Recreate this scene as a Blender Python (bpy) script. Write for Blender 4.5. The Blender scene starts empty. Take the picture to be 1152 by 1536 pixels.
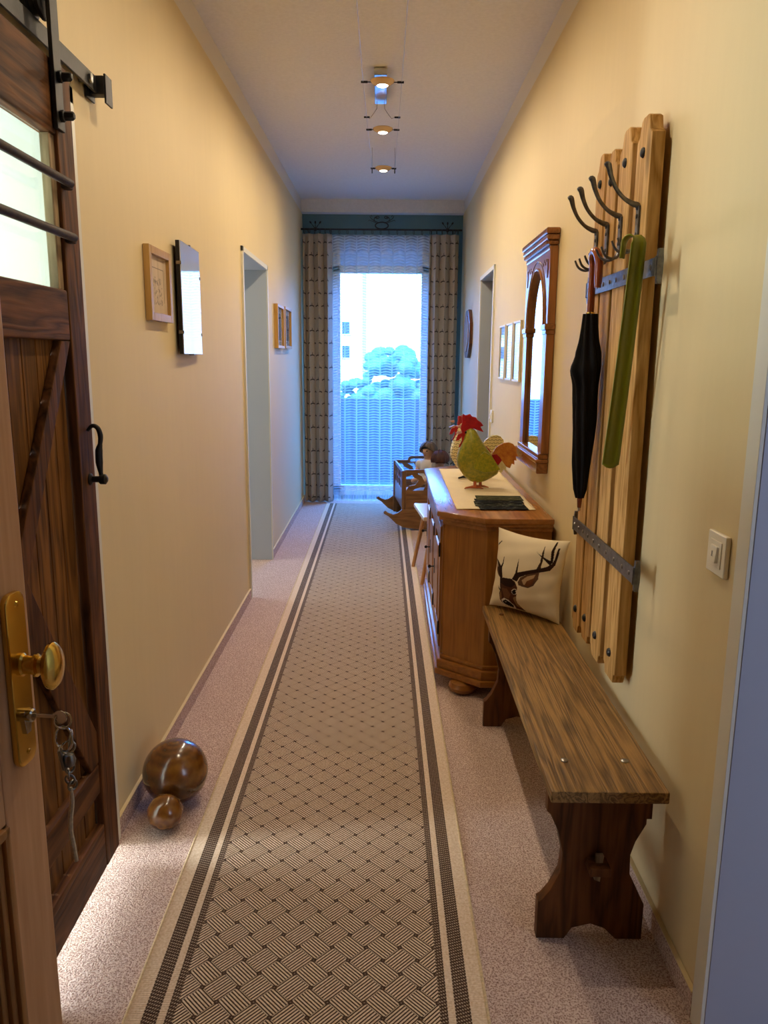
import bpy, bmesh, math, random
from mathutils import Vector, Matrix, Euler
random.seed(7)
R = math.radians
S = bpy.context.scene
COL = S.collection

# ------------------------------------------------------------------ helpers
def lin(c):
    if isinstance(c, str):
        c = [int(c[i:i+2], 16) / 255 for i in (0, 2, 4)]
    return tuple((v / 12.92 if v <= .04045 else ((v + .055) / 1.055) ** 2.4) for v in c) + (1,)

class MB:
    def __init__(s): s.bm = bmesh.new()
    def _merge(s, t, m=None):
        if m is not None: t.transform(m)
        me = bpy.data.meshes.new('tmp'); t.to_mesh(me); t.free()
        s.bm.from_mesh(me); bpy.data.meshes.remove(me); return s
    def box(s, c, d, bevel=0, rot=None, seg=2):
        t = bmesh.new(); bmesh.ops.create_cube(t, size=1)
        for v in t.verts: v.co = Vector((v.co.x*d[0], v.co.y*d[1], v.co.z*d[2]))
        if bevel: bmesh.ops.bevel(t, geom=t.edges[:], offset=min(bevel, min(d)*.45), segments=seg, affect='EDGES', profile=.5)
        m = Matrix.Translation(c)
        if rot: m = m @ Euler(rot).to_matrix().to_4x4()
        return s._merge(t, m)
    def span(s, a, b, bevel=0, seg=2):
        return s.box([(a[i]+b[i])/2 for i in range(3)], [abs(b[i]-a[i]) for i in range(3)], bevel, None, seg)
    def prism(s, poly, plane, a, b, bevel=0):
        t = bmesh.new()
        def P(p, h):
            return {'xz': (p[0], h, p[1]), 'yz': (h, p[0], p[1]), 'xy': (p[0], p[1], h)}[plane]
        v0 = [t.verts.new(P(p, a)) for p in poly]; v1 = [t.verts.new(P(p, b)) for p in poly]
        f0 = t.faces.new(v0); f1 = t.faces.new(v1[::-1]); n = len(poly)
        for i in range(n):
            t.faces.new((v0[i], v1[i], v1[(i+1) % n], v0[(i+1) % n]))
        bmesh.ops.recalc_face_normals(t, faces=t.faces[:])
        if bevel:
            es = [e for f in t.faces for e in f.edges if len(f.verts) == n and n > 4] if n > 4 else t.edges[:]
            bmesh.ops.bevel(t, geom=list(set(es)), offset=bevel, segments=2, affect='EDGES', profile=.5)
        fs = [f for f in t.faces if len(f.verts) > 4]
        if fs: bmesh.ops.triangulate(t, faces=fs)
        return s._merge(t)
    def tube(s, pts, r, seg=10, flat=None, closed=False, up=(0, 0, 1)):
        t = bmesh.new(); pts = [Vector(p) for p in pts]; n = len(pts)
        rs = r if isinstance(r, (list, tuple)) else [r]*n
        rings = []; up = Vector(up); prev = None
        for i, p in enumerate(pts):
            if closed: d = pts[(i+1) % n] - pts[i-1]
            else: d = pts[min(i+1, n-1)] - pts[max(i-1, 0)]
            d.normalize()
            if prev is None:
                a = d.cross(up)
                if a.length < 1e-3: a = d.cross(Vector((1, 0, 0)) if abs(d.x) < .9 else Vector((0, 1, 0)))
            else:
                a = prev - d*prev.dot(d)
            a.normalize(); prev = a; b = d.cross(a)
            fx, fy = flat[i] if isinstance(flat, list) else (flat or (1, 1))
            rings.append([t.verts.new(p + a*(rs[i]*fx*math.cos(k*2*math.pi/seg)) + b*(rs[i]*fy*math.sin(k*2*math.pi/seg))) for k in range(seg)])
        m = n if closed else n-1
        for i in range(m):
            A, B = rings[i], rings[(i+1) % n]
            for k in range(seg): t.faces.new((A[k], A[(k+1) % seg], B[(k+1) % seg], B[k]))
        if not closed: t.faces.new(rings[0][::-1]); t.faces.new(rings[-1])
        bmesh.ops.recalc_face_normals(t, faces=t.faces[:])
        return s._merge(t)
    def lathe(s, prof, c=(0, 0, 0), axis='z', seg=24, scale=(1, 1, 1)):
        t = bmesh.new(); rings = []
        for r, z in prof:
            if r < 1e-5: rings.append([t.verts.new((0, 0, z))])
            else: rings.append([t.verts.new((r*math.cos(k*2*math.pi/seg), r*math.sin(k*2*math.pi/seg), z)) for k in range(seg)])
        for A, B in zip(rings, rings[1:]):
            for k in range(seg):
                if len(A) == 1 and len(B) == 1: break
                if len(A) == 1: t.faces.new((A[0], B[k], B[(k+1) % seg]))
                elif len(B) == 1: t.faces.new((A[k], A[(k+1) % seg], B[0]))
                else: t.faces.new((A[k], A[(k+1) % seg], B[(k+1) % seg], B[k]))
        if len(rings[0]) > 1: t.faces.new(rings[0])
        if len(rings[-1]) > 1: t.faces.new(rings[-1])
        bmesh.ops.recalc_face_normals(t, faces=t.faces[:])
        m = Matrix.Translation(c)
        if axis == 'x': m = m @ Matrix.Rotation(R(90), 4, 'Y')
        if axis == '-x': m = m @ Matrix.Rotation(R(-90), 4, 'Y')
        if axis == 'y': m = m @ Matrix.Rotation(R(-90), 4, 'X')
        if axis == '-y': m = m @ Matrix.Rotation(R(90), 4, 'X')
        m = m @ Matrix.Diagonal((*scale, 1))
        return s._merge(t, m)
    def ball(s, c, r, seg=20, rings=12, rot=None):
        t = bmesh.new(); bmesh.ops.create_uvsphere(t, u_segments=seg, v_segments=rings, radius=1)
        rr = r if isinstance(r, (list, tuple)) else (r, r, r)
        m = Matrix.Translation(c)
        if rot: m = m @ Euler(rot).to_matrix().to_4x4()
        return s._merge(t, m @ Matrix.Diagonal((*rr, 1)))
    def grid(s, f, nu, nv, closed_u=False):
        t = bmesh.new()
        V = [[t.verts.new(f(i/nu, j/nv)) for j in range(nv+1)] for i in range(nu if closed_u else nu+1)]
        for i in range(nu):
            A, B = V[i], V[(i+1) % len(V)]
            for j in range(nv): t.faces.new((A[j], B[j], B[j+1], A[j+1]))
        return s._merge(t)
    def build(s, name, mat, parent=None, smooth=40, loc=None):
        me = bpy.data.meshes.new(name); s.bm.to_mesh(me); s.bm.free()
        if mat: me.materials.append(mat)
        if smooth:
            for p in me.polygons: p.use_smooth = True
            me.set_sharp_from_angle(angle=R(smooth))
        o = bpy.data.objects.new(name, me); COL.objects.link(o)
        if parent: o.parent = parent
        if loc: o.location = loc
        if smooth == 40: o.modifiers.new('weighted', 'WEIGHTED_NORMAL').keep_sharp = True
        return o

def curve_pts(pts, rs, k=5):   # smooth a polyline and its radii
    P = [Vector(p) for p in pts]; n = len(P); op, orr = [], []
    for i in range(n-1):
        a, b, c, d = P[max(i-1, 0)], P[i], P[i+1], P[min(i+2, n-1)]
        for j in range(k):
            t = j/k
            op.append(.5*((2*b)+(c-a)*t+(2*a-5*b+4*c-d)*t*t+(3*b-a-3*c+d)*t**3)); orr.append(rs[i]+(rs[i+1]-rs[i])*t)
    return op+[P[-1]], orr+[rs[-1]]
def tag(o, label, cat, group=None, kind=None):
    if label: o['label'] = label
    if cat: o['category'] = cat
    if group: o['group'] = group
    if kind: o['kind'] = kind
    return o
def thing(name, label, cat, loc=(0, 0, 0), rz=0, group=None):
    o = bpy.data.objects.new(name, None); COL.objects.link(o)
    o.empty_display_size = .1
    o.location = loc; o.rotation_euler = (0, 0, rz)
    return tag(o, label, cat, group)
def struct(o): o['kind'] = 'structure'; return o
def dup(root, loc, rz=None, label=None):
    r = root.copy(); COL.objects.link(r); r.location = loc
    if rz is not None: r.rotation_euler = (0, 0, rz)
    if label: r['label'] = label
    for ch in list(root.children):
        c = ch.copy(); COL.objects.link(c); c.parent = r
        for g in ch.children:
            d = g.copy(); COL.objects.link(d); d.parent = c
    return r

# ------------------------------------------------------------------ materials
class NT:
    def __init__(s, name):
        s.m = bpy.data.materials.new(name); s.m.use_nodes = True
        s.t = s.m.node_tree; s.b = s.t.nodes['Principled BSDF']; s.out = s.t.nodes['Material Output']
        s.tc = None
    def n(s, typ, **kw):
        x = s.t.nodes.new(typ)
        for k, v in kw.items():
            if k.startswith('i_'):
                key = k[2:]; key = int(key) if key.isdigit() else key
                s.put(x, key, v)
            else: setattr(x, k, v)
        return x
    def put(s, x, key, v):
        if hasattr(v, 'is_output') or isinstance(v, bpy.types.NodeSocket): s.t.links.new(v, x.inputs[key])
        else: x.inputs[key].default_value = v
    def obj(s):
        if not s.tc: s.tc = s.n('ShaderNodeTexCoord')
        return s.tc.outputs['Object']
    def mapped(s, scale=(1, 1, 1), rot=(0, 0, 0), src=None):
        m = s.n('ShaderNodeMapping'); s.put(m, 'Vector', src or s.obj())
        m.inputs['Scale'].default_value = scale; m.inputs['Rotation'].default_value = rot
        return m.outputs[0]
    def noise(s, vec, scale, detail=4, rough=.55, dist=0):
        x = s.n('ShaderNodeTexNoise'); s.put(x, 'Vector', vec)
        x.inputs['Scale'].default_value = scale; x.inputs['Detail'].default_value = detail
        x.inputs['Roughness'].default_value = rough; x.inputs['Distortion'].default_value = dist
        return x.outputs['Fac']
    def ramp(s, fac, stops, interp='LINEAR'):
        x = s.n('ShaderNodeValToRGB'); s.put(x, 0, fac); cr = x.color_ramp; cr.interpolation = interp
        while len(cr.elements) < len(stops): cr.elements.new(.5)
        for e, (p, c) in zip(cr.elements, stops): e.position = p; e.color = c if len(c) == 4 else (*c, 1)
        return x.outputs[0]
    def math(s, op, a, b=None, c=None, clamp=False):
        x = s.n('ShaderNodeMath', operation=op, use_clamp=clamp); s.put(x, 0, a)
        if b is not None: s.put(x, 1, b)
        if c is not None: s.put(x, 2, c)
        return x.outputs[0]
    def mix(s, fac, a, b, mode='MIX'):
        x = s.n('ShaderNodeMix', data_type='RGBA', blend_type=mode); s.put(x, 0, fac); s.put(x, 6, a); s.put(x, 7, b)
        return x.outputs[2]
    def xyz(s, vec=None):
        x = s.n('ShaderNodeSeparateXYZ'); s.put(x, 0, vec or s.obj()); return x.outputs
    def bump(s, h, strength=.3, dist=.002):
        x = s.n('ShaderNodeBump'); s.put(x, 'Height', h); x.inputs['Strength'].default_value = strength; x.inputs['Distance'].default_value = dist
        s.put(s.b, 'Normal', x.outputs[0])
    def set(s, **kw):
        for k, v in kw.items():
            s.put(s.b, {'col': 'Base Color', 'rough': 'Roughness', 'metal': 'Metallic', 'coat': 'Coat Weight', 'crough': 'Coat Roughness', 'spec': 'Specular IOR Level', 'alpha': 'Alpha', 'trans': 'Transmission Weight', 'sheen': 'Sheen Weight'}[k], v)
        return s

def plain(name, col, rough=.5, metal=0, coat=0, nscale=0, namt=.15, bump=0, bscale=200, bdist=.001):
    n = NT(name); c = lin(col)
    if nscale:
        f = n.noise(n.obj(), nscale, 5)
        d = tuple(v*(1-namt) for v in c[:3]) + (1,); l = tuple(min(1, v*(1+namt)) for v in c[:3]) + (1,)
        n.set(col=n.ramp(f, [(.3, d), (.7, l)]))
    else: n.set(col=c)
    n.set(rough=rough, metal=metal, coat=coat)
    if bump: n.bump(n.noise(n.obj(), bscale, 4), bump, bdist)
    return n.m

def wood(name, dark, light, axis='y', ring=14, streak=90, rough=.45, bump=.25, knots=True, coat=0, mid=None, contrast=1.0, spec=.3, al=.055, big=.45):
    n = NT(name); D, L = lin(dark), lin(light)
    M = lin(mid) if mid else tuple((a+b)/2 for a, b in zip(D, L))
    sc = {'x': (al, 1, 1), 'y': (1, al, 1), 'z': (1, 1, al)}[axis]
    v = n.mapped(sc)
    warp = n.noise(n.mapped({'x': (.35, 1, 1), 'y': (1, .35, 1), 'z': (1, 1, .35)}[axis]), 5, 3)
    base = n.noise(v, ring, 3, .5, .6)
    f1 = n.math('ADD', base, n.math('MULTIPLY', warp, .55))
    rings = n.math('FRACT', n.math('MULTIPLY', f1, 7))
    rings = n.math('ABSOLUTE', n.math('SUBTRACT', rings, .5))
    fine = n.noise(v, streak, 5, .65)
    f = n.math('ADD', n.math('MULTIPLY', rings, .9*contrast), n.math('MULTIPLY', fine, .75))
    f = n.math('SUBTRACT', f, .12*contrast)
    col = n.ramp(f, [(.12, D), (.42, M), (.72, L)])
    bigf = n.noise(n.obj(), 3, 2)
    col = n.mix(n.math('MULTIPLY', bigf, big), col, D, 'MIX') if contrast >= 1 else col
    if knots:
        vo = n.n('ShaderNodeTexVoronoi', feature='F1'); n.put(vo, 'Vector', n.mapped({'x': (.28, 1, 1), 'y': (1, .28, 1), 'z': (1, 1, .28)}[axis])); vo.inputs['Scale'].default_value = 7
        k = n.ramp(vo.outputs['Distance'], [(.06, (1, 1, 1, 1)), (.16, (0, 0, 0, 1))])
        col = n.mix(n.math('MULTIPLY', k, .75), col, tuple(x*.35 for x in D[:3]) + (1,))
    n.set(col=col, rough=rough, coat=coat, crough=.15, spec=spec)
    n.bump(f, bump, .002)
    return n.m

M = {}
# walls
def wallpaint(name, col, bump=.06):
    n = NT(name); c = lin(col)
    f = n.noise(n.obj(), 1.3, 3); g = n.noise(n.mapped((1, 1, .12)), 30, 4)
    d = tuple(v*.97 for v in c[:3]) + (1,); l = tuple(min(1, v*1.02) for v in c[:3]) + (1,)
    n.set(col=n.ramp(n.math('ADD', n.math('MULTIPLY', f, .6), n.math('MULTIPLY', g, .4)), [(.35, d), (.65, l)]), rough=.6)
    n.bump(n.noise(n.obj(), 220, 3), bump, .002)
    return n.m
CREAM = 'DAC697'
M['cream'] = wallpaint('cream_wall', CREAM)
def banded():   # cream wall with the ceiling white brought down along its top
    n = NT('cream_wall_white_band'); c = lin(CREAM); w = lin('DDD6CC')
    f = n.noise(n.obj(), 1.3, 3); g = n.noise(n.mapped((1, 1, .12)), 30, 4)
    d = tuple(v*.97 for v in c[:3]) + (1,); l = tuple(min(1, v*1.02) for v in c[:3]) + (1,)
    col = n.ramp(n.math('ADD', n.math('MULTIPLY', f, .6), n.math('MULTIPLY', g, .4)), [(.35, d), (.65, l)])
    x, y, z = n.xyz()
    edge = n.math('ADD', n.math('MULTIPLY', y, .0148), 2.646)
    top = n.math('GREATER_THAN', z, edge)
    n.set(col=n.mix(top, col, w), rough=.6)
    n.bump(n.noise(n.obj(), 220, 3), .06, .002)
    return n.m
M['wall'] = banded()
M['ceil'] = plain('ceiling_white', 'E2E1E1', .7, nscale=60, namt=.05, bump=.35, bscale=140, bdist=.003)
M['teal'] = plain('teal_wall', '5A8089', .6, nscale=3, namt=.08, bump=.05)
M['mint'] = plain('pale_mint_wall', 'D9DFDB', .6)
M['reveal'] = plain('grey_white_door_frame', 'AFB7BE', .4)
M['greyframe'] = plain('blue_grey_door_frame', 'A7ABBC', .45)
M['casing'] = plain('pale_casing', 'D9D6C8', .4)
M['whitepaint'] = plain('white_paint', 'EDEDEA', .35)
M['plastic'] = plain('cream_plastic', 'E8E0CC', .35)
M['iron'] = plain('black_iron', '1A1817', .5, .2, nscale=40, namt=.4, bump=.25, bscale=120)
M['forged'] = plain('forged_steel', '6C6C6E', .35, .85, nscale=60, namt=.35, bump=.35, bscale=90)
M['rust'] = plain('rusty_rod', '3A2A22', .6, .4, nscale=80, namt=.4, bump=.4, bscale=150)
M['brass'] = plain('polished_brass', 'E2BE62', .2, 1, nscale=25, namt=.08)
M['chrome'] = plain('chrome', 'C8C8C8', .12, 1)
M['bolt'] = plain('steel_bolt', '8D8A86', .3, 1)

# carpet
def carpet(name, c1, c2, c3):
    n = NT(name)
    f = n.noise(n.obj(), 210, 3, .6); g = n.noise(n.obj(), 6, 3)
    v = n.n('ShaderNodeTexVoronoi'); n.put(v, 'Vector', n.obj()); v.inputs['Scale'].default_value = 260
    h = n.math('ADD', n.math('MULTIPLY', f, .7), n.math('MULTIPLY', v.outputs['Distance'], .45))
    col = n.ramp(h, [(.36, lin(c1)), (.52, lin(c2)), (.68, lin(c3))])
    col = n.mix(n.math('MULTIPLY', g, .18), col, lin(c1))
    n.set(col=col, rough=.95, spec=.15)
    n.bump(h, .8, .004)
    return n.m
M['carpet'] = carpet('mauve_carpet', '7A5E52', 'BD9F92', 'E0C9BC')

def rug():
    n = NT('woven_runner'); x, y, z = n.xyz()
    d = .0815
    p = n.math('DIVIDE', n.math('ADD', x, y), d); q = n.math('DIVIDE', n.math('SUBTRACT', x, y), d)
    fp, fq = n.math('FRACT', n.math('ADD', p, 200)), n.math('FRACT', n.math('ADD', q, 200))
    ch = n.math('FLOORED_MODULO', n.math('ADD', n.math('FLOOR', p), n.math('FLOOR', q)), 2)
    sp = n.math('COSINE', n.math('MULTIPLY', fp, 2*math.pi*8)); sq = n.math('COSINE', n.math('MULTIPLY', fq, 2*math.pi*8))
    chm = n.math('GREATER_THAN', ch, .5)
    st = n.math('ADD', n.math('MULTIPLY', sp, chm), n.math('MULTIPLY', sq, n.math('SUBTRACT', 1, chm)))
    light = n.math('GREATER_THAN', st, -.15)
    # thin dark line around cells
    ep = n.math('ABSOLUTE', n.math('SUBTRACT', fp, .5)); eq = n.math('ABSOLUTE', n.math('SUBTRACT', fq, .5))
    line = n.math('GREATER_THAN', n.math('MAXIMUM', ep, eq), .492)
    sm = n.math('ADD', ep, eq); dot = n.math('MULTIPLY', n.math('GREATER_THAN', sm, .865), n.math('LESS_THAN', sm, .965))
    dark = n.math('MAXIMUM', line, dot)
    field = n.math('MULTIPLY', light, n.math('SUBTRACT', 1, dark))
    # borders
    ax = n.math('ABSOLUTE', x)
    def between(a, b): return n.math('MULTIPLY', n.math('GREATER_THAN', ax, a), n.math('LESS_THAN', ax, b))
    HW = .391
    inb = n.math('LESS_THAN', ax, HW-.104)
    wv = n.math('SINE', n.math('MULTIPLY', n.math('ADD', y, n.math('MULTIPLY', ax, .5)), 2*math.pi/.009))
    wx = n.math('SINE', n.math('MULTIPLY', ax, 2*math.pi/.011))
    chk = n.math('GREATER_THAN', n.math('MULTIPLY', wv, wx), .35)
    bd = n.math('MAXIMUM', between(HW-.104, HW-.086), between(HW-.070, HW-.036))
    border = n.math('SUBTRACT', 1, n.math('MULTIPLY', bd, n.math('SUBTRACT', 1, n.math('MULTIPLY', chk, .55))))
    fac = n.math('ADD', n.math('MULTIPLY', field, inb), n.math('MULTIPLY', border, n.math('SUBTRACT', 1, inb)))
    gn = n.noise(n.obj(), 170, 3)
    L = n.ramp(gn, [(.3, lin('D0B493')), (.7, lin('EAD6BC'))])
    Dk = n.ramp(gn, [(.3, lin('3A281B')), (.7, lin('5E4735'))])
    n.set(col=n.mix(fac, Dk, L), rough=.9, spec=.2)
    rib = n.math('MULTIPLY', n.math('SINE', n.math('MULTIPLY', y, 2*math.pi/.006)), n.math('SUBTRACT', 1, inb))
    n.bump(n.math('ADD', n.math('MULTIPLY', st, inb), n.math('MULTIPLY', rib, .5)), .35, .002)
    return n.m
M['rug'] = rug()
M['rugedge'] = plain('rug_binding', 'CDB58E', .9, nscale=150, namt=.2)

# woods
M['barn_z'] = wood('old_barn_wood_upright', '2C180A', '774B26', 'z', 12, 80, .6, .6, spec=.15)
M['barn_y'] = wood('old_barn_wood_level', '311B0B', '80522B', 'y', 12, 80, .6, .6, spec=.15)
M['barn_plank'] = wood('old_barn_wood_planks', '42260E', '8F602E', 'z', 10, 70, .55, .4, spec=.15)
M['bead'] = wood('weathered_bead_wood', '5E4C36', 'B49A72', 'z', 14, 100, .6, .5)
M['maple'] = wood('pale_door_wood', 'C4926C', 'DEB28C', 'z', 10, 90, .38, .06, False, .2, contrast=.55)
M['maple_dark'] = wood('door_panel_moulding_wood', '8A6038', 'B5834F', 'z', 10, 90, .35, .06, False, .3, contrast=.6)
M['bench_y'] = wood('bench_seat_wood', '46300F', 'A98048', 'y', 30, 240, .45, .9, True, .08, spec=.25, al=.02, big=.25)
M['bench_z'] = wood('bench_leg_wood', '3A200C', '7A4A24', 'z', 12, 85, .5, .35, False, spec=.2)
M['honey_z'] = wood('honey_pine_upright', '7A4A1A', 'A86E2E', 'z', 8, 80, .32, .08, True, .3, contrast=.5)
M['honey_y'] = wood('honey_pine_level', '7C4A1E', 'AC7238', 'y', 8, 80, .25, .08, True, .5, contrast=.5)
M['honey_x'] = wood('honey_pine_across', '744418', 'A06829', 'x', 8, 80, .3, .08, False, .4, contrast=.5)
M['rack'] = wood('rustic_rack_boards', '94692F', 'D6AC6E', 'z', 20, 160, .65, .5, True, spec=.15)
M['mirrorwood'] = wood('mirror_frame_wood', '6E3F1C', '9E6634', 'z', 9, 80, .28, .08, False, .4, contrast=.6)
M['mirrorwood_y'] = wood('mirror_frame_wood_level', '6E3F1C', '9E6634', 'y', 9, 80, .25, .08, False, .5, contrast=.6)
M['umbwood'] = wood('umbrella_handle_wood', '6A2A10', '9A4A1E', 'z', 9, 60, .22, .03, False, .6, contrast=.5)
M['cradle_z'] = wood('cradle_wood_upright', '5C3D20', '8C653A', 'z', 8, 80, .35, .1, True, .3, contrast=.6)
M['cradle_x'] = wood('cradle_wood_level', '5C3D20', '93693C', 'x', 8, 80, .35, .1, False, .3, contrast=.6)
M['stoolleg'] = wood('stool_leg_wood', '9C6A3C', 'C08A54', 'z', 8, 80, .35, .05, False, .2, contrast=.5)
M['darkplaque'] = wood('plaque_wood', '3B1D0E', '6E3C1E', 'z', 8, 60, .35, .1, False, .3, contrast=.6)
M['gilt'] = wood('light_frame_wood', 'A67E3E', 'CFA560', 'z', 9, 60, .35, .05, False, .3, contrast=.4)
def ballwood(name, rot):
    n = NT(name); v = n.mapped((1, 1, 1), rot)
    w = n.n('ShaderNodeTexWave', wave_type='RINGS', rings_direction='Z'); n.put(w, 'Vector', v)
    w.inputs['Scale'].default_value = 16; w.inputs['Distortion'].default_value = 3; w.inputs['Detail'].default_value = 3
    g = n.noise(n.obj(), 16, 4)
    f = n.math('ADD', n.math('MULTIPLY', w.outputs['Fac'], .12), n.math('MULTIPLY', g, .88))
    n.set(col=n.ramp(f, [(.25, lin('3A1E08')), (.5, lin('6B3F12')), (.75, lin('8E5E20'))]), rough=.22, coat=.6, crough=.12)
    return n.m
M['ball1'] = ballwood('turned_ball_wood', (0, 0, 0))
M['ball2'] = ballwood('turned_ball_end_grain', (R(70), 0, 0))

def cloth(name, col, nscale=400, namt=.12, bump=.3, rough=.9):
    n = NT(name); c = lin(col); f = n.noise(n.obj(), nscale, 3)
    n.set(col=n.ramp(f, [(.3, tuple(v*(1-namt) for v in c[:3]) + (1,)), (.7, tuple(min(1, v*(1+namt)) for v in c[:3]) + (1,))]), rough=rough, spec=.2)
    n.bump(f, bump, .001); return n.m
M['linen'] = cloth('cream_linen', 'DCCBA6')
M['blackcloth'] = cloth('black_umbrella_cloth', '0C0C10', 200, .3, .2, .6)
M['dress'] = cloth('white_doll_dress', 'E4DCD4')
M['bedding'] = cloth('white_bedding', 'D9DCE2')
M['skin'] = plain('doll_skin', 'C79C7C', .45)
M['hair'] = plain('doll_hair', '5C4A3A', .6, nscale=90, namt=.4, bump=.6, bscale=160, bdist=.003)
M['hair2'] = plain('reddish_brown_fur', '4A2416', .55, nscale=60, namt=.4, bump=.5, bscale=120, bdist=.003)
M['eye'] = plain('doll_eye', '1A120E', .2); M['lips'] = plain('doll_lips', '9C4A40', .4)

def glass_mat(name, tint=(1, 1, 1, 1), refl=1.0, base=0.0):
    m = bpy.data.materials.new(name); m.use_nodes = True; t = m.node_tree; t.nodes.clear()
    o = t.nodes.new('ShaderNodeOutputMaterial'); mx = t.nodes.new('ShaderNodeMixShader')
    tr = t.nodes.new('ShaderNodeBsdfTransparent'); gl = t.nodes.new('ShaderNodeBsdfGlossy'); fr = t.nodes.new('ShaderNodeFresnel')
    tr.inputs[0].default_value = tint; gl.inputs['Roughness'].default_value = .02; 
    ge = t.nodes.new('ShaderNodeNewGeometry'); ml = t.nodes.new('ShaderNodeMath'); ml.operation = 'MULTIPLY_ADD'
    t.links.new(ge.outputs['Backfacing'], ml.inputs[0]); ml.inputs[1].default_value = 1/1.45-1.45; ml.inputs[2].default_value = 1.45; t.links.new(ml.outputs[0], fr.inputs[0])
    t.links.new(fr.outputs[0], mx.inputs[0]); t.links.new(tr.outputs[0], mx.inputs[1]); t.links.new(gl.outputs[0], mx.inputs[2]); t.links.new(mx.outputs[0], o.inputs[0])
    return m
M['glass'] = glass_mat('window_glass')
M['doorglass'] = glass_mat('barn_door_glass', (.93, .98, .95, 1))
M['mirror'] = plain('mirror_glass', 'E6EAEA', .01, 1)
def emis(name, col, st):
    n = NT(name); n.set(col=lin('FFFFFF')); n.b.inputs['Emission Color'].default_value = (*col, 1); n.b.inputs['Emission Strength'].default_value = st; return n.m
M['bulb'] = emis('halogen_bulb', (1, .86, .62), 9)

# ------------------------------------------------------------------ camera
cam_d = bpy.data.cameras.new('camera'); cam = bpy.data.objects.new('camera', cam_d); COL.objects.link(cam)
H, PITCH, ROLL, YAW = 1.40, R(11.2), R(.45), .0029
fwd = Vector((math.sin(YAW)*math.cos(PITCH), math.cos(YAW)*math.cos(PITCH), -math.sin(PITCH)))
rt = fwd.cross(Vector((0, 0, 1))).normalized(); upv = rt.cross(fwd)
r2 = math.cos(ROLL)*rt + math.sin(ROLL)*upv; u2 = -math.sin(ROLL)*rt + math.cos(ROLL)*upv
cam.matrix_world = Matrix(((r2.x, u2.x, -fwd.x, 0), (r2.y, u2.y, -fwd.y, 0), (r2.z, u2.z, -fwd.z, H), (0, 0, 0, 1)))
cam_d.sensor_fit = 'VERTICAL'; cam_d.sensor_height = 36; cam_d.lens = 1155/1536*36
cam_d.clip_start = .02; cam_d.clip_end = 300
S.camera = cam

# ------------------------------------------------------------------ room shell
XL = -.78
TILT = .011
def XR(y): return .69 + TILT*(y-1.6)
def ceil_z(y): return 2.81 + .0150*(y-3.45)
YE = 7.76
# floor
struct(MB().span((-4.2, -1.4, -.12), (3.0, YE+.25, 0)).build('floor', M['carpet']))
# ceiling follows a slight slope
c = MB(); c.prism([(-1.4, ceil_z(-1.4)), (YE+.3, ceil_z(YE+.3)), (YE+.3, 3.1), (-1.4, 3.1)], 'yz', -1.03, 1.15)
struct(c.build('ceiling', M['ceil'], smooth=0))
# left wall
TH = .25
L1, L2 = 1.44, 2.03          # near doorway
L3, L4 = 4.41, 5.31          # middle doorway
w = MB(); x0, x1 = XL-TH, XL
def slab(mb, a, b, z0, xs):
    mb.span((xs[0], a, z0), (xs[1], b, 3.05))
for a, b, z0 in ((-1.4, L1, 0), (L1, L2, 2.02), (L2, L3, 0), (L3, L4, 1.985), (L4, YE+.3, 0)): slab(w, a, b, z0, (x0, x1))
struct(w.build('wall_left', M['wall'], smooth=0))
# right wall, local frame: x=0 is its face, tilted
def rroot(o): o.location = (XR(0), 0, 0); o.rotation_euler = (0, 0, -TILT); return o
R1, R2 = .45, 1.385
R3, R4 = 5.235, 6.0
w = MB()
for a, b, z0 in ((-1.4, R1, 0), (R1, R2, 2.06), (R2, R3, 0), (R3, R4, 1.995), (R4, YE+.3, 0)): slab(w, a, b, z0, (0, TH))
struct(rroot(w.build('wall_right', M['wall'], smooth=0)))
struct(MB().span((-1.2, -1.5, 0), (1.2, -1.4, 3.05)).build('wall_back', plain('back_wall_taupe', '6E5D4B', .7), smooth=0))
# end wall with window opening
WX0, WX1, WZ1 = -.505, .455, 2.565
w = MB(); Y0, Y1 = YE, YE+.22
w.span((-1.0, Y0, 0), (WX0, Y1, 3.05)); w.span((WX1, Y0, 0), (1.0, Y1, 3.05)); w.span((WX0, Y0, WZ1), (WX1, Y1, 3.05)); w.span((WX0, Y0, -.1), (WX1, Y1, .03))
struct(w.build('wall_end', M['teal'], smooth=0))
struct(MB().span((XL, 7.66, 2.755), (XR(7.66)+.005, YE, 3.05), .004).build('trim_1', M['ceil']))
# baseboards: carpet strips with a pale edge
def skirt(name, mb_list, right=False):
    m = MB(); e = MB()
    for a, b in mb_list:
        if right:
            m.span((-.011, a, 0), (-.001, b, .062), .002); e.span((-.012, a, .062), (-.001, b, .065))
        else:
            m.span((XL+.001, a, 0), (XL+.011, b, .062), .002); e.span((XL+.001, a, .062), (XL+.012, b, .065))
    o = m.build(name, M['carpet']); e.build('pale_edge', M['cream'], o)
    if right: rroot(o)
    return struct(o)
skirt('baseboard_left', [(L2+.03, L3-.03), (L4+.03, 7.6)])
skirt('baseboard_right', [(R2+.045, R3-.03), (R4+.03, 7.6)], True)
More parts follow.
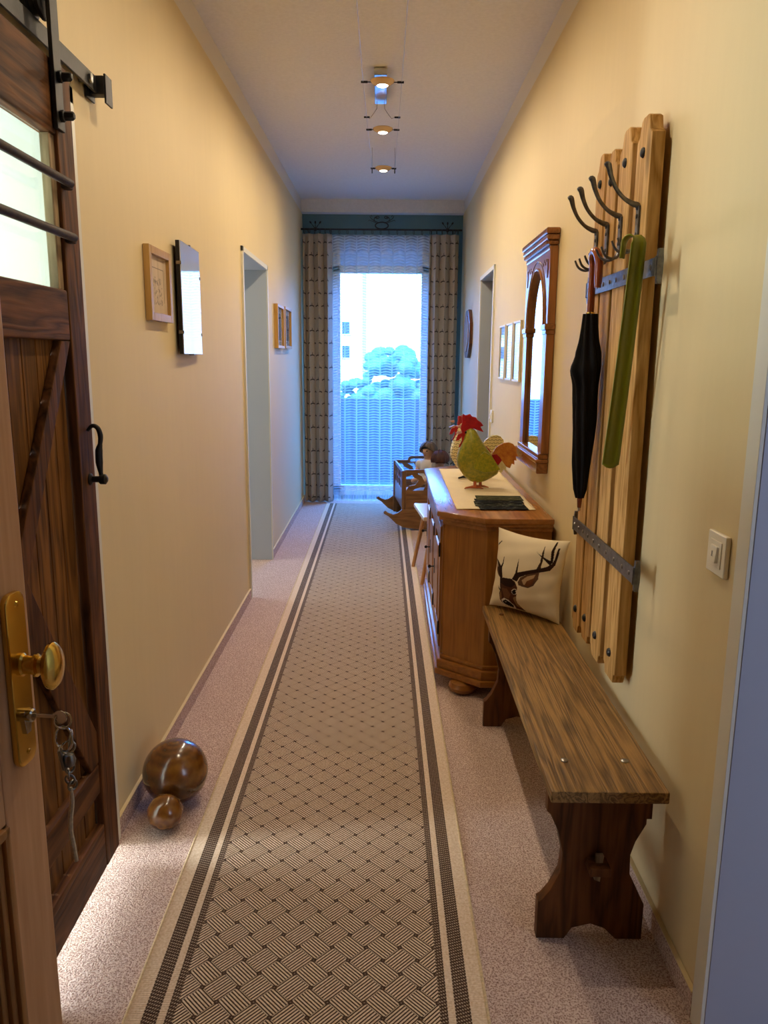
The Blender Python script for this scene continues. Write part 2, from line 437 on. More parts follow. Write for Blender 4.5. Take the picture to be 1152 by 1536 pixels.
# door frames (steel frames lining each opening)
def frame(name, a, b, top, matr, right=False, cw=.03, deep=TH):
    m = MB(); e = MB()
    X = (lambda u: u) if right else (lambda u: XL-u)
    def sp(mb, u0, u1, ya, yb, za, zb): mb.span((min(X(u0), X(u1)), ya, za), (max(X(u0), X(u1)), yb, zb), .0015)
    for (ya, yb) in ((a, a+.012), (b-.012, b)): sp(m, -.004, deep+.004, ya, yb, 0, top)
    sp(m, -.004, deep+.004, a, b, top-.012, top)
    for (ya, yb) in ((a-cw, a+.010), (b-.010, b+cw)): sp(e, -.012, .006, ya, yb, 0, top+cw)
    sp(e, -.012, .006, a-cw, b+cw, top-.010, top+cw)
    o = m.build(name, matr); e.build('casing', M['casing'], o)
    if right: rroot(o)
    return struct(o)
frame('door_1', L1, L2, 2.02, M['mint'])
frame('door_2', L3, L4, 1.985, M['reveal'], cw=.018)
frame('door_3', R1, R2, 2.06, M['greyframe'], True, cw=.04)
frame('door_4', R3, R4, 1.995, M['reveal'], True, cw=.018)
# rooms behind the doorways
def room(name, x0, x1, y0, y1, mat, h=2.6, open_side='right'):
    m = MB(); t = .08
    m.span((x0, y0-t, 0), (x1, y0, h)); m.span((x0, y1, 0), (x1, y1+t, h)); m.span((x0, y0-t, h), (x1, y1+t, h+t))
    if open_side == 'right': m.span((x0-t, y0-t, 0), (x0, y1+t, h+t))
    else: m.span((x1, y0-t, 0), (x1+t, y1+t, h+t))
    return struct(m.build(name, mat, smooth=0))
room('wall_side_room', -3.7, XL-TH, .2, 3.35, M['mint'])
room('wall_middle_room', -2.9, XL-TH, 3.55, 6.9, M['mint'])
room('wall_near_right_room', XR(1)+TH, 2.8, -.9, 2.4, M['mint'], open_side='left')
room('wall_far_right_room', XR(6)+TH, 2.6, 4.4, 7.2, M['cream'], open_side='left')
# window in the end wall
fx = .082; WZG = 2.225
win = MB()
for a, b in (((WX0, YE+.05, .03), (WX0+fx, YE+.12, WZ1)), ((WX1-fx, YE+.05, .03), (WX1, YE+.12, WZ1)), ((WX0, YE+.05, .03), (WX1, YE+.12, .13)), ((WX0, YE+.05, WZG), (WX1, YE+.12, WZG+.07))):
    win.span(a, b, .006)
wo = struct(win.build('window_1', M['whitepaint']))
def header_mat():  # header panel over the window, made translucent so skylight glows blue through it
    n = NT('glowing_header'); a = n.n('ShaderNodeBsdfTranslucent'); d = n.n('ShaderNodeBsdfDiffuse'); x = n.n('ShaderNodeMixShader')
    a.inputs[0].default_value = lin('B8BCC0'); d.inputs[0].default_value = lin('DDE0E4'); x.inputs[0].default_value = .30
    n.t.links.new(d.outputs[0], x.inputs[1]); n.t.links.new(a.outputs[0], x.inputs[2]); n.t.links.new(x.outputs[0], n.out.inputs[0]); return n.m
MB().span((WX0, YE+.08, WZG+.07), (WX1, YE+.084, WZ1)).build('glowing_header', header_mat(), wo, smooth=0)
pg = MB().span((WX0+fx, YE+.083, .13), (WX1-fx, YE+.087, WZG)).build('pane', M['glass'], wo, smooth=0)

# ------------------------------------------------------------------ outdoors
def out(o, label, cat, group=None): return tag(o, label, cat, group)
M['stone'] = plain('slate_balcony', '4C5560', .8); M['grass'] = plain('garden_green', '5C7A55', .9, nscale=3, namt=.3)
M['leaf'] = plain('tree_leaf', '38604F', .7, nscale=6, namt=.35); M['bark'] = plain('tree_bark', '5A4A3E', .9, nscale=20, namt=.3)
M['housewall'] = plain('house_white', 'E4E2DA', .8); M['roof'] = plain('roof_tile', '8A5A48', .8); M['pane_dark'] = plain('house_pane', '2E3A44', .2)
struct(MB().span((-2.5, YE+.22, -.2), (2.5, 9.1, -.02)).build('floor_balcony', M['stone'], smooth=0))
struct(MB().span((-2.5, 9.1, -.2), (2.5, 9.2, .955), .01).build('wall_balcony', M['stone']))
struct(MB().span((-40, 9.2, -3.2), (40, 120, -3.0)).build('ground', M['grass'], smooth=0))
h = thing('house', 'white house with small dark windows seen through the curtained window', 'house', (-5.2, 34, -3.0))
MB().span((-5, 0, 0), (4.3, 8, 14)).build('wall_shell', M['housewall'], h, smooth=0)
MB().prism([(-5.5, 14), (4.8, 14), (-.35, 17)], 'xz', -.4, 8.4).build('roof', M['roof'], h, smooth=0)
for wx, wz in ((3.6, 4.72), (3.6, 5.72), (2.2, 4.72), (2.2, 5.72)):
    f = MB().span((wx-.21, -.06, wz-.3), (wx+.21, .05, wz+.3), .02).build('window_frame', M['whitepaint'], h)
    MB().span((wx-.16, -.075, wz-.25), (wx+.16, -.05, wz+.25)).build('pane', M['pane_dark'], f)
def tree(x, y, hgt, rad, label):
    t = thing('garden_tree', label, 'tree', (x, y, -3.0), 0, 'garden trees outside')
    MB().tube([(0, 0, 0), (.05, 0, hgt*.35), (0, .05, hgt*.75)], [.16, .12, .05], 8).build('trunk', M['bark'], t)
    m = MB()
    for k in range(70):
        a = random.random()*6.28; rr = rad*math.sqrt(random.random())*.75; zz = hgt*(.45+.5*random.random())
        s = rad*(.11+.13*random.random()); rr *= 1.15-abs((zz/hgt-.65)*1.6)
        m.ball((rr*math.cos(a), rr*math.sin(a), zz), (s, s, s*.8), 8, 6)
    m.build('foliage', M['leaf'], t)
tree(.2, 20, 4.9, 1.1, 'bluish green tree in the middle of the view through the window')
tree(1.3, 24, 4.4, 1.2, 'rounded green tree at the right of the view through the window')
tree(-.9, 26, 3.9, .9, 'small green tree in front of the white house outside')
hd = MB()
for k in range(46): hd.ball((-4+k*.19+random.uniform(-.05, .05), random.uniform(-.2, .2), .62+random.uniform(-.12, .18)+.0), random.uniform(.26, .44), 8, 6)
hdo = hd.build('garden_hedge', M['leaf'], loc=(0, 18.2, -3.0 + 2.05)); tag(hdo, 'low clipped green hedge along the garden wall outside', 'hedge')
struct(MB().span((-6, 17.2, -3), (6, 17.5, -.30)).build('wall_garden', M['stone'], smooth=0))

# ------------------------------------------------------------------ rug
rugm = MB().span((-.391, -3.6, 0), (.391, 3.6, .007), .002)
ro = rugm.build('runner_rug', M['rug'], loc=(-.153, 3.86, .001)); tag(ro, 'long beige and brown basketweave runner rug with striped borders', 'rug')
for s, nm in ((-1, 'binding'), (1, 'binding')): MB().tube([(s*.391, -3.6, .0045), (s*.391, 3.6, .0045)], .0045, 8).build(nm, M['rugedge'], ro)

# ------------------------------------------------------------------ barn door (left, near)
BX = -.73
bd = thing('barn_door', 'dark rustic sliding barn door with glass panes and iron rods', 'door', (-.75, 1.67, .05))
o3 = (-.75, 1.67, .05)
def W(p): return (p[0]-o3[0], p[1]-o3[1], p[2]-o3[2])
def wb(name, mat, a, b, bevel=.004, parent=bd): return MB().span(W(a), W(b), bevel).build(name, mat, parent)
BY0, BY1 = 1.385, 1.945; BXB = -.768
wb('stile', M['barn_z'], (BXB, 1.85, .055), (BX, BY1, 2.045), .006)
wb('stile', M['barn_z'], (BXB, BY0, .055), (BX, 1.50, 2.045), .006)
wb('top_rail', M['barn_y'], (BXB, 1.50, 1.885), (BX-.002, 1.85, 2.043), .006)
wb('middle_rail', M['barn_y'], (BXB, 1.50, 1.437), (BX-.001, 1.85, 1.552), .006)
wb('low_rail', M['barn_y'], (BXB+.005, 1.50, .275), (BX-.004, 1.85, .36), .008)
wb('bottom_rail', M['barn_y'], (BXB, 1.50, .055), (BX-.001, 1.85, .185), .006)
for i in range(5):
    a = 1.50+i*.07; wb('plank', M['barn_plank'], (BXB+.002, a+.0015, .15), (BXB+.014, a+.0685, 1.46), .002)
def wprism(name, mat, poly, a, b, bevel=.004):
    m = MB().prism([(p[0]-o3[1], p[1]-o3[2]) for p in poly], 'yz', a-o3[0], b-o3[0], bevel); return m.build(name, mat, bd)
wprism('brace', M['barn_z'], [(1.852, 1.437), (1.80, 1.437), (1.50, .99), (1.50, .885), (1.535, .93)], BXB+.014, BX-.003)
wprism('brace', M['barn_z'], [(1.50, .965), (1.535, .955), (1.852, .445), (1.852, .36), (1.80, .36), (1.50, .835)], BXB+.014, BX-.005)
for nm, a, b in (('glazing_bead', (BXB+.008, 1.82, 1.552), (BX-.008, 1.85, 1.885)), ('glazing_bead', (BXB+.008, 1.50, 1.552), (BX-.008, 1.53, 1.885))): wb(nm, M['bead'], a, b, .003)
wb('glass_pane', M['doorglass'], (BXB+.010, 1.53, 1.552), (BXB+.014, 1.82, 1.885), 0)
for z in (1.786, 1.669):
    m = MB(); pts = [W((BX+.018, 1.45, z)), W((BX+.018, 1.86, z))]
    m.tube(pts, .0095, 10)
    for y in (1.46, 1.865): m.box(W((BX+.008, y, z)), (.022, .03, .024), .006)
    m.build('iron_rod', M['rust'], bd)
# strap hanger with wheel
m = MB(); m.box(W((BX+.006, 1.85, 2.045)), (.010, .042, .30), .002); m.box(W((BX+.003, 1.85, 2.19)), (.010, .042, .03), .004)
sh = m.build('hanger_strap', M['iron'], bd)
m = MB(); m.lathe([(.0, -.018), (.047, -.018), (.047, -.010), (.038, -.006), (.038, .006), (.047, .010), (.047, .018), (0, .018)], W((-.756, 1.85, 2.165)), 'x', 28)
m.lathe([(0, 0), (.009, 0), (.009, .05), (0, .05)], W((-.77, 1.85, 2.165)), 'x', 12); m.build('roller_wheel', M['iron'], bd)
for z in (2.005, 1.925):
    m = MB(); m.lathe([(0, 0), (.013, 0), (.013, .008), (.010, .010), (.010, .026), (.007, .03), (0, .031)], W((BX+.011, 1.85, z)), 'x', 6); m.build('strap_bolt', M['iron'], sh)
# wrought pull handle
m = MB(); yy = 1.905
m.tube(*curve_pts([W(p) for p in ((BX+.002, yy, 1.222), (BX+.014, yy, 1.234), (BX+.027, yy, 1.229), (BX+.033, yy, 1.210), (BX+.031, yy, 1.190), (BX+.027, yy, 1.173), (BX+.026, yy, 1.143), (BX+.028, yy, 1.118), (BX+.030, yy, 1.101))], [.004, .005, .006, .0065, .0055, .009, .009, .0055, .0055]), 12)
m.lathe([(0, 0), (.015, 0), (.015, .005), (.008, .009), (.008, .024), (.013, .029), (.013, .041), (.006, .046), (0, .046)], W((BX-.002, yy, 1.101)), 'x', 12)
m.build('pull_handle', M['iron'], bd)
# track
tr = thing('sliding_door_track', 'black flat iron track with end stop above the barn door', 'door track', (-.755, 1.4, 2.08))
def T(p): return (p[0]+.755, p[1]-1.4, p[2]-2.08)
MB().span(T((-.760, .75, 2.078)), T((-.753, 2.205, 2.118)), .001).build('rail_bar', M['iron'], tr)
m = MB(); m.box(T((-.753, 2.205, 2.098)), (.040, .035, .046), .004); m.box(T((-.775, 2.20, 2.098)), (.006, .06, .07), .003); m.box(T((-.732, 2.215, 2.09)), (.006, .05, .072), .002)
m.build('end_stop', M['iron'], tr)
for y in (1.05, 1.62, 2.14):
    m = MB(); m.lathe([(.010, 0), (.010, .022), (0, .022)], T((-.78, y, 2.098)), 'x', 12); m.lathe([(0, 0), (.012, 0), (.012, .007), (0, .009)], T((-.753, y, 2.098)), 'x', 6); m.build('spacer_bolt', M['bolt'], tr)

# ------------------------------------------------------------------ entrance door (far left foreground)
ang = R(5)
ed = thing('entry_door', 'open pale wood entrance door with brass knob at the left edge', 'door', (-.479, 1.0, 0), math.pi-ang*0)
# local frame: +x out of the visible face, -y towards hinge
ed.rotation_euler = (0, 0, -ang)
Wd, Dt = .86, .042
m = MB(); m.span((-Dt, -.092, .012), (0, 0, 2.02), .004); m.span((-Dt, -Wd, .012), (0, -Wd+.1, 2.02), .004)
m.span((-Dt, -Wd+.1, .012), (-.0005, -.092, .20), .002); m.span((-Dt, -Wd+.1, .80), (-.0005, -.092, .97), .002); m.span((-Dt, -Wd+.1, 1.90), (-.0005, -.092, 2.02), .002)
m.build('leaf_frame', M['maple'], ed)
for z0, z1 in ((.20, .80), (.97, 1.90)):
    p = MB().span((-.032, -Wd+.1, z0), (-.014, -.092, z1), .002).build('panel', M['maple_dark'], ed)
    q = MB()
    for off, hh in ((0, .006), (.012, .0), (.024, -.006)):
        for a, b in (((-.03, -.092-off-.014, z0+off), (hh, -.092-off, z1-off)), ((-.03, -Wd+.1+off, z1-off-.014), (hh, -.092-off, z1-off)), ((-.03, -Wd+.1+off, z0+off), (hh, -.092-off, z0+off+.014))):
            q.span(a, b, .004)
    q.build('panel_moulding', M['maple_dark'], p)
pl = MB()
def plate(y0, y1, z0, z1, r):
    pts = []
    for cy, cz, a0 in ((y1-r, z1-r, 0), (y0+r, z1-r, 90), (y0+r, z0+r, 180), (y1-r, z0+r, 270)):
        for k in range(7): a = R(a0+k*15); pts.append((cy+r*math.cos(a), cz+r*math.sin(a)))
    return pts
pl.prism(plate(-.066, -.021, .861, 1.101, .016), 'yz', 0, .009, .0025)
pls = pl.build('lock_plate', M['brass'], ed)
for z in (1.085, .878):
    MB().lathe([(0, 0), (.004, 0), (.003, .0015), (0, .002)], (.009, -.042, z), 'x', 12).build('plate_screw', M['brass'], pls)
MB().lathe([(.014, 0), (.014, .004), (.0115, .007), (.0115, .022), (.014, .024), (.014, .028), (.010, .031), (.0085, .038), (.012, .041), (.022, .044), (.028, .049), (.0285, .054), (.024, .060), (.012, .064), (0, .065)], (.009, -.0425, 1.002), 'x', 32, (1.12, .86, .82)).build('door_knob', M['brass'], ed)
m = MB(); m.prism([(-.0515, .938), (-.0345, .938), (-.0345, .925), (-.038, .906), (-.048, .906), (-.0515, .925)], 'yz', .006, .013, .001); m.lathe([(0, 0), (.009, 0), (.009, .012), (.007, .014), (0, .014)], (.007, -.043, .931), 'x', 18)
m.build('lock_cylinder', M['chrome'], ed)
# key bunch hanging from the lock
kp = ed.location + Euler((0, 0, -ang)).to_matrix() @ Vector((.021, -.043, .931))
kb = thing('key_bunch', 'bunch of keys with metal rings and cream cord hanging from the lock', 'keys', kp, -ang)
m = MB(); m.box((.014, 0, 0), (.028, .0022, .005), .0005); m.lathe([(.0075, -.0011), (.0095, -.0005), (.0095, .0005), (.0075, .0011)], (.036, 0, -.001), '-y', 20); m.box((.03, 0, 0), (.008, .0022, .008), .001)
m.build('key', M['chrome'], kb)
def ring(mb, c, r, t, rot, seg=24):
    e = Euler(rot).to_matrix(); mb.tube([Vector(c)+e@Vector((r*math.cos(k*2*math.pi/seg), r*math.sin(k*2*math.pi/seg), 0)) for k in range(seg)], t, 8, closed=True)
m = MB(); ring(m, (.039, .001, -.006), .0105, .0012, (R(75), 0, R(20))); ring(m, (.039, .0, -.032), .0165, .0016, (R(80), R(8), R(-25))); ring(m, (.043, .002, -.045), .009, .0012, (R(90), 0, R(40)))
m.build('key_ring', M['chrome'], kb)
m = MB(); m.box((.046, .004, -.034), (.003, .016, .022), .001, (0, R(12), R(30))); m.box((.036, -.003, -.058), (.004, .02, .03), .002, (0, R(-10), R(20))); m.lathe([(0, 0), (.007, .002), (.009, .010), (.006, .018), (0, .02)], (.044, .0, -.072), 'z', 14)
m.build('key_fob', M['bolt'], kb)
m = MB()
for k in range(5): ring(m, (.042+.002*math.sin(k*2), .001*k, -.066-.009*k), .0065, .0016, (R(90), R(20*k), R(60*k)), 14)
m.build('chain', M['bolt'], kb)
cordm = plain('cream_cord', 'CFC4AE', .8, nscale=300, namt=.2)
MB().tube(*curve_pts([(.042, .002, -.104), (.0425, .002, -.125), (.039, .001, -.15), (.038, .001, -.172), (.040, .002, -.195), (.042, .002, -.216)], [.002, .0034, .0036, .0034, .0034, .003]), 8).build('cord', cordm, kb)

# ------------------------------------------------------------------ pictures on the left wall
def wall_frame(name, label, cat, y0, y1, z0, z1, fw, depth, fmat, group=None, inner=None, right=False, glassy=True):
    yc, zc = (y0+y1)/2, (z0+z1)/2; wy, wz = (y1-y0)/2, (z1-z0)/2
    if right:
        t = thing(name, label, cat, (XR(yc), yc, zc), -TILT, group); X = lambda u: -u
    else:
        t = thing(name, label, cat, (XL, yc, zc), 0, group); X = lambda u: u
    def sp(mb, u0, u1, a, b, c, d, bv=.002): return mb.span((min(X(u0), X(u1)), a, c), (max(X(u0), X(u1)), b, d), bv)
    m = MB()
    sp(m, .001, depth, -wy, -wy+fw, -wz, wz); sp(m, .001, depth, wy-fw, wy, -wz, wz)
    sp(m, .001, depth, -wy+fw, wy-fw, wz-fw, wz); sp(m, .001, depth, -wy+fw, wy-fw, -wz, -wz+fw)
    m.build('frame', fmat, t)
    p = sp(MB(), .002, depth*.45, -wy+fw, wy-fw, -wz+fw, wz-fw, 0).build('picture_sheet', inner, t)
    if glassy: sp(MB(), depth*.55, depth*.6, -wy+fw, wy-fw, -wz+fw, wz-fw, 0).build('glass', M['glass'], t)
    return t
def sketch():
    n = NT('pencil_sketch_paper'); x, y, z = n.xyz()
    fold = n.noise(n.mapped((1, 1, .1)), 30, 3)
    base = n.ramp(fold, [(.3, lin('B09A7C')), (.7, lin('C9B292'))])
    nz = n.noise(n.obj(), 75, 5, .7)
    box = n.math('MULTIPLY', n.math('LESS_THAN', n.math('ABSOLUTE', n.math('ADD', y, .005)), .05), n.math('LESS_THAN', n.math('ABSOLUTE', n.math('ADD', z, .02)), .045))
    ink = n.math('MULTIPLY', n.math('GREATER_THAN', nz, .54), box)
    ln = n.math('MULTIPLY', n.math('LESS_THAN', n.math('ABSOLUTE', n.math('SUBTRACT', n.math('ABSOLUTE', y), .068)), .0025), n.math('LESS_THAN', n.math('ABSOLUTE', z), .055))
    lt = n.math('MULTIPLY', n.math('LESS_THAN', n.math('ABSOLUTE', n.math('SUBTRACT', z, .055)), .0015), n.math('LESS_THAN', n.math('ABSOLUTE', y), .068))
    n.set(col=n.mix(n.math('MULTIPLY', n.math('MAXIMUM', ink, n.math('MAXIMUM', ln, lt)), .7), base, lin('4A4038')), rough=.7)
    return n.m
wall_frame('framed_sketch', 'pencil sketch in a plain light wood frame beside the barn door', 'picture', 2.605, 2.865, 1.522, 1.762, .026, .022, M['gilt'], inner=sketch(), glassy=False)
# frameless clip picture
cp = thing('clip_frame', 'frameless glass clip picture reflecting blue window light, right of the sketch', 'picture', (XL+.006, 3.13, 1.62), .027)
MB().span((.004, -.168, -.205), (.018, .168, .205), .001).build('backing_board', M['iron'], cp)
sheet = NT('pale_print_under_glass'); sheet.set(col=lin('C3C6C8'), rough=.04, coat=1.0, crough=.02)
MB().span((.0185, -.168, -.205), (.0215, .168, .205), .001).build('glass', sheet.m, cp, smooth=0)
for y, z in ((-.167, .125), (-.167, -.125), (.167, .10), (.167, -.125), (0, .206), (0, -.206)):
    MB().box((.014, y, z), (.020, .006 if y else .012, .012 if y else .006), .001).build('clip', M['bolt'], cp)
def landscape(name, c1, c2, c3):
    n = NT(name); x, y, z = n.xyz(); g = n.noise(n.obj(), 18, 4)
    f = n.math('ADD', n.math('MULTIPLY', z, 2.2), n.math('ADD', n.math('MULTIPLY', g, .5), .25))
    n.set(col=n.ramp(f, [(.3, lin(c1)), (.5, lin(c2)), (.7, lin(c3))]), rough=.25, coat=.6); return n.m
pics = landscape('small_dark_print', '3A4048', '5C6672', '8A93A0'); mount = plain('white_mount', 'E2DFD6', .6)
def mounted(name, label, y0, y1, z0, z1, group):
    t = wall_frame(name, label, 'picture', y0, y1, z0, z1, .02, .03, M['gilt'], group, mount)
    wy, wz = (y1-y0)/2-.085, (z1-z0)/2-.06
    MB().span((.0136, -wy, -wz), (.0155, wy, wz)).build('print', pics, t); return t
mounted('small_framed_print', 'small gilt framed print nearer the doorway, left one of two', 5.66, 6.02, 1.475, 1.785, 'pair of small framed prints')
mounted('small_framed_print', 'small gilt framed print nearer the curtain, right one of two', 6.10, 6.50, 1.48, 1.795, 'pair of small framed prints')

# ------------------------------------------------------------------ right wall: three small frames, plaque, mirror, switches
thin = plain('thin_pale_frame', 'D8CDAE', .35)
prints = landscape('pale_landscape_print', '51708A', '8FB0B8', 'C9D9DC')
for (a, b), lb in zip(((4.60, 4.83), (4.325, 4.555), (4.06, 4.285)), ('small narrow glazed print nearest the doorway, leftmost of the three', 'small narrow glazed print in the middle of the three', 'small narrow glazed print beside the carved mirror, rightmost of three')):
    t = wall_frame('narrow_framed_print', lb, 'picture', a, b, 1.29, 1.605, .010, .014, thin, 'three narrow glazed prints', prints, True)
pq = thing('wall_plaque', 'dark brown octagonal wooden plaque on the wall by the window', 'plaque', (XR(6.8), 6.8, 1.62), -TILT)
def octo(ry, rz, s=.42):
    return [(ry*a, rz*b) for a, b in ((s, 1), (1, s), (1, -s), (s, -1), (-s, -1), (-1, -s), (-1, s), (-s, 1))]
MB().prism(octo(.235, .20), 'yz', -.03, -.001, .006).build('plaque_board', M['darkplaque'], pq)
lp = wood('plaque_face_wood', '6A4020', '9A6A3C', 'z', 8, 60, .35, .05, False, .3, contrast=.5)
MB().prism(octo(.185, .15), 'yz', -.038, -.029, .004).build('plaque_face', lp, pq)
def switch(name, label, y, z, s=.043, group=None):
    t = thing(name, label, 'switch', (XR(y), y, z), -TILT)
    MB().span((-.011, -s, -s), (-.0005, s, s), .003, 3).build('cover_plate', M['plastic'], t)
    MB().span((-.013, -.027, -.027), (-.010, .027, .027), .001).build('inner_frame', M['plastic'], t)
    rk = MB().box((-.0145, 0, 0), (.008, .032, .034), .002, (0, R(6), 0)).build('rocker', M['plastic'], t)
    sym = MB(); sym.box((-.0190, 0, .002), (.0006, .003, .009)); sym.box((-.0190, 0, -.004), (.0006, .008, .0015)); sym.build('symbol', M['bolt'], rk)
    return t
switch('light_switch', 'cream square light switch right of the coat rack', 1.515, 1.019)
switch('light_switch', 'small pale light switch by the far right doorway', 5.13, 1.037, .04)

# mirror
mr = thing('carved_mirror', 'tall arched mirror in a carved wooden frame with cornice', 'mirror', (XR(3.53), 3.53, .925), -TILT)
HWm, HT = .285, 1.0
def my(a, b, c, d, u0, u1, name, mat, bv=.003, parent=mr): return MB().span((-u1*.68, a, c), (-u0*.68, b, d), bv).build(name, mat, parent)
MB().span((-.014, -.25, .06), (-.002, .25, .95)).build('back_board', M['mirrorwood'], mr)
MB().span((-.020, -.20, .07), (-.0145, .20, .86)).build('mirror_glass', M['mirror'], mr, smooth=0)
for s in (-1, 1):
    sgn = 'side_pillar'
    p = my(s*.235-.04, s*.235+.04, .085, .60, .002, .052, sgn, M['mirrorwood'])
    my(s*.205-.012, s*.205+.012, .085, .60, .03, .045, 'inner_fillet', M['mirrorwood'], .004, p)
    my(s*.235-.05, s*.235+.05, .60, .625, .0, .066, 'capital', M['mirrorwood_y'], .005, p)
    my(s*.235-.045, s*.235+.045, .582, .602, .0, .058, 'capital_ring', M['mirrorwood_y'], .005, p)
# arch panel
arch = []
ra, rzz, zc = .195, .235, .625
for k in range(25):
    a = math.pi*k/24; arch.append((ra*math.cos(a), zc+rzz*math.sin(a)))
m = MB(); outer_t = .925
t = bmesh.new()
cols_ = []
for (y, z) in arch:
    # three rings: front inner, front outer
    yo = .27*(y/ra) if abs(y) > 1e-6 else 0
    cols_.append((y, z, yo))
for u in (-.034,):
    pass
def archpanel():
    b = bmesh.new(); fr = []; bk = []; ft = []; 
    for (y, z, yo) in cols_:
        fr.append(b.verts.new((-.034, y, z))); bk.append(b.verts.new((-.0145, y*.985, z-.004))); ft.append(b.verts.new((-.034, yo, outer_t)))
    fr = [b.verts.new((-.034, .272, .625))] + fr + [b.verts.new((-.034, -.272, .625))]
    ft = [b.verts.new((-.034, .272, .66))] + ft + [b.verts.new((-.034, -.272, .66))]
    for i in range(len(fr)-1): b.faces.new((fr[i], ft[i], ft[i+1], fr[i+1]))
    f2 = fr[1:-1]
    for i in range(len(f2)-1): b.faces.new((f2[i], f2[i+1], bk[i+1], bk[i]))
    bmesh.ops.recalc_face_normals(b, faces=b.faces[:]); return b
m._merge(archpanel())
for s in (-1, 1): m.span((-.034, s*.272-.004, .62), (-.002, s*.272+.004, .925))
m.build('arch_panel', M['mirrorwood'], mr, smooth=30)
m = MB(); m.tube([(-.035, y*1.03, zc+(z-zc)*1.03) for y, z in arch], .006, 8); m.build('arch_bead', M['mirrorwood_y'], mr)
m = MB(); m.tube([(-.034, y*1.22, zc+(z-zc)*1.17) for y, z in arch], .0025, 6); m.build('carved_line', M['darkplaque'], mr)
for s in (-1, 1):
    m = MB()
    for k in range(4): m.ball((-.034, s*(.135+.022*k), .872+.012*(k % 2)), (.003, .010, .008), 8, 6)
    m.prism([(s*.235-.009, .85), (s*.235, .885), (s*.235+.009, .85), (s*.235, .81)], 'yz', -.037, -.032)
    m.build('carved_flower', M['darkplaque'], mr)
# cornice and base
m = MB()
for z0, z1, u, e in ((.915, .935, .038, .275), (.935, .953, .045, .282), (.953, .975, .052, .292), (.975, 1.0, .057, .298)): m.span((-u, -e, z0), (-.001, e, z1), .006)
co = m.build('cornice', M['mirrorwood_y'], mr)
m = MB()
for k in range(22): m.box((-.0475, -.263+k*.0250, .944), (.008, .013, .012), .002)
m.build('dentil_row', M['mirrorwood_y'], co)
m = MB()
for z0, z1, u, e in ((.0, .045, .050, .272), (.045, .062, .056, .276), (.062, .085, .046, .270)): m.span((-u, -e, z0), (-.001, e, z1), .005)
m.build('base_ledge', M['mirrorwood_y'], mr)

# ------------------------------------------------------------------ coat rack
RY = 2.22
cr = thing('coat_rack', 'rustic wall coat rack of four pine boards with forged hooks', 'coat rack', (XR(RY), RY, .52), -TILT)
bw = [(1.995, 2.11, 0), (2.15, 2.262, .012), (2.285, 2.388, -.008), (2.408, 2.505, .01)]
for (a, b, dz) in bw:
    a -= RY; b -= RY; z1 = 1.475+dz; z0 = 0-dz*.5; w_ = b-a
    ch = [(a, z0+.03), (a+.012, z0+.024), (a+.02, z0), (b-.02, z0), (b-.012, z0+.024), (b, z0+.03), (b, z1-.05), (b-.018, z1-.038), (b-.028, z1-.006), (b-.04, z1), (a+.04, z1), (a+.028, z1-.006), (a+.018, z1-.038), (a, z1-.05)]
    bo = MB().prism(ch, 'yz', -.05, -.016, .004).build('board', M['rack'], cr)
    for z in (z0+.075, z1-.085):
        MB().lathe([(.0, 0), (.013, 0), (.013, .003), (.010, .007), (.005, .009), (0, .009)], (-.049, (a+b)/2, z), '-x', 8).build('stud', M['iron'], bo)
for z in (1.62-.52, .866-.52):
    m = MB(); m.span((-.056, 1.885-RY, z-.021), (-.051, 2.535-RY, z+.021), .001)
    for y in (1.883-RY, 2.537-RY):
        m.box((-.050, y, z), (.014, .006, .046), .001)
        m.prism([(-.051, z-.040), (-.041, z-.040), (-.038, z-.015), (-.038, z+.015), (-.041, z+.040), (-.051, z+.040), (-.054, z+.015), (-.054, z-.015)], 'xz', y-.006, y+.006, .001)
    st = m.build('iron_strap', M['forged'], cr)
    for y in (1.915, 1.975, 2.052, 2.13, 2.205, 2.27, 2.337, 2.40, 2.455, 2.515):
        MB().lathe([(0, 0), (.007, 0), (.006, .003), (.003, .004), (0, .004)], (-.055, y-RY, z), '-x', 10).build('screw', M['bolt'], st)
def hook(y, lean=0):
    m = MB(); z0 = 1.70-.52
    m.box((-.053, y, z0+.035), (.006, .024, .10), .002)
    m.tube(*curve_pts([(-.053, y, z0+.075), (-.056, y, z0+.086), (-.068, y, z0+.090), (-.092, y-.004, z0+.102), (-.115, y-.008, z0+.125), (-.130, y-.012, z0+.152), (-.139, y-.014, z0+.178), (-.148, y-.015, z0+.176)], [.006, .007, .0065, .005, .005, .006, .008, .004]), 8, flat=(1.1, .55), up=(0, 1, 0))
    for s in (-1, 1):
        m.tube(*curve_pts([(-.054, y+s*.004, z0-.010), (-.062, y+s*.012, z0-.022), (-.080, y+s*.020, z0-.026), (-.098, y+s*.024, z0-.016), (-.108, y+s*.026, z0+.004)], [.0045, .0045, .004, .0035, .003]), 8)
    for z in (z0+.06, z0+.015): m.lathe([(0, 0), (.006, 0), (.005, .003), (0, .004)], (-.056, y, z), '-x', 10)
    return m.build('coat_hook', M['forged'], cr)
for (a, b, dz) in bw: hook((a+b)/2-RY)

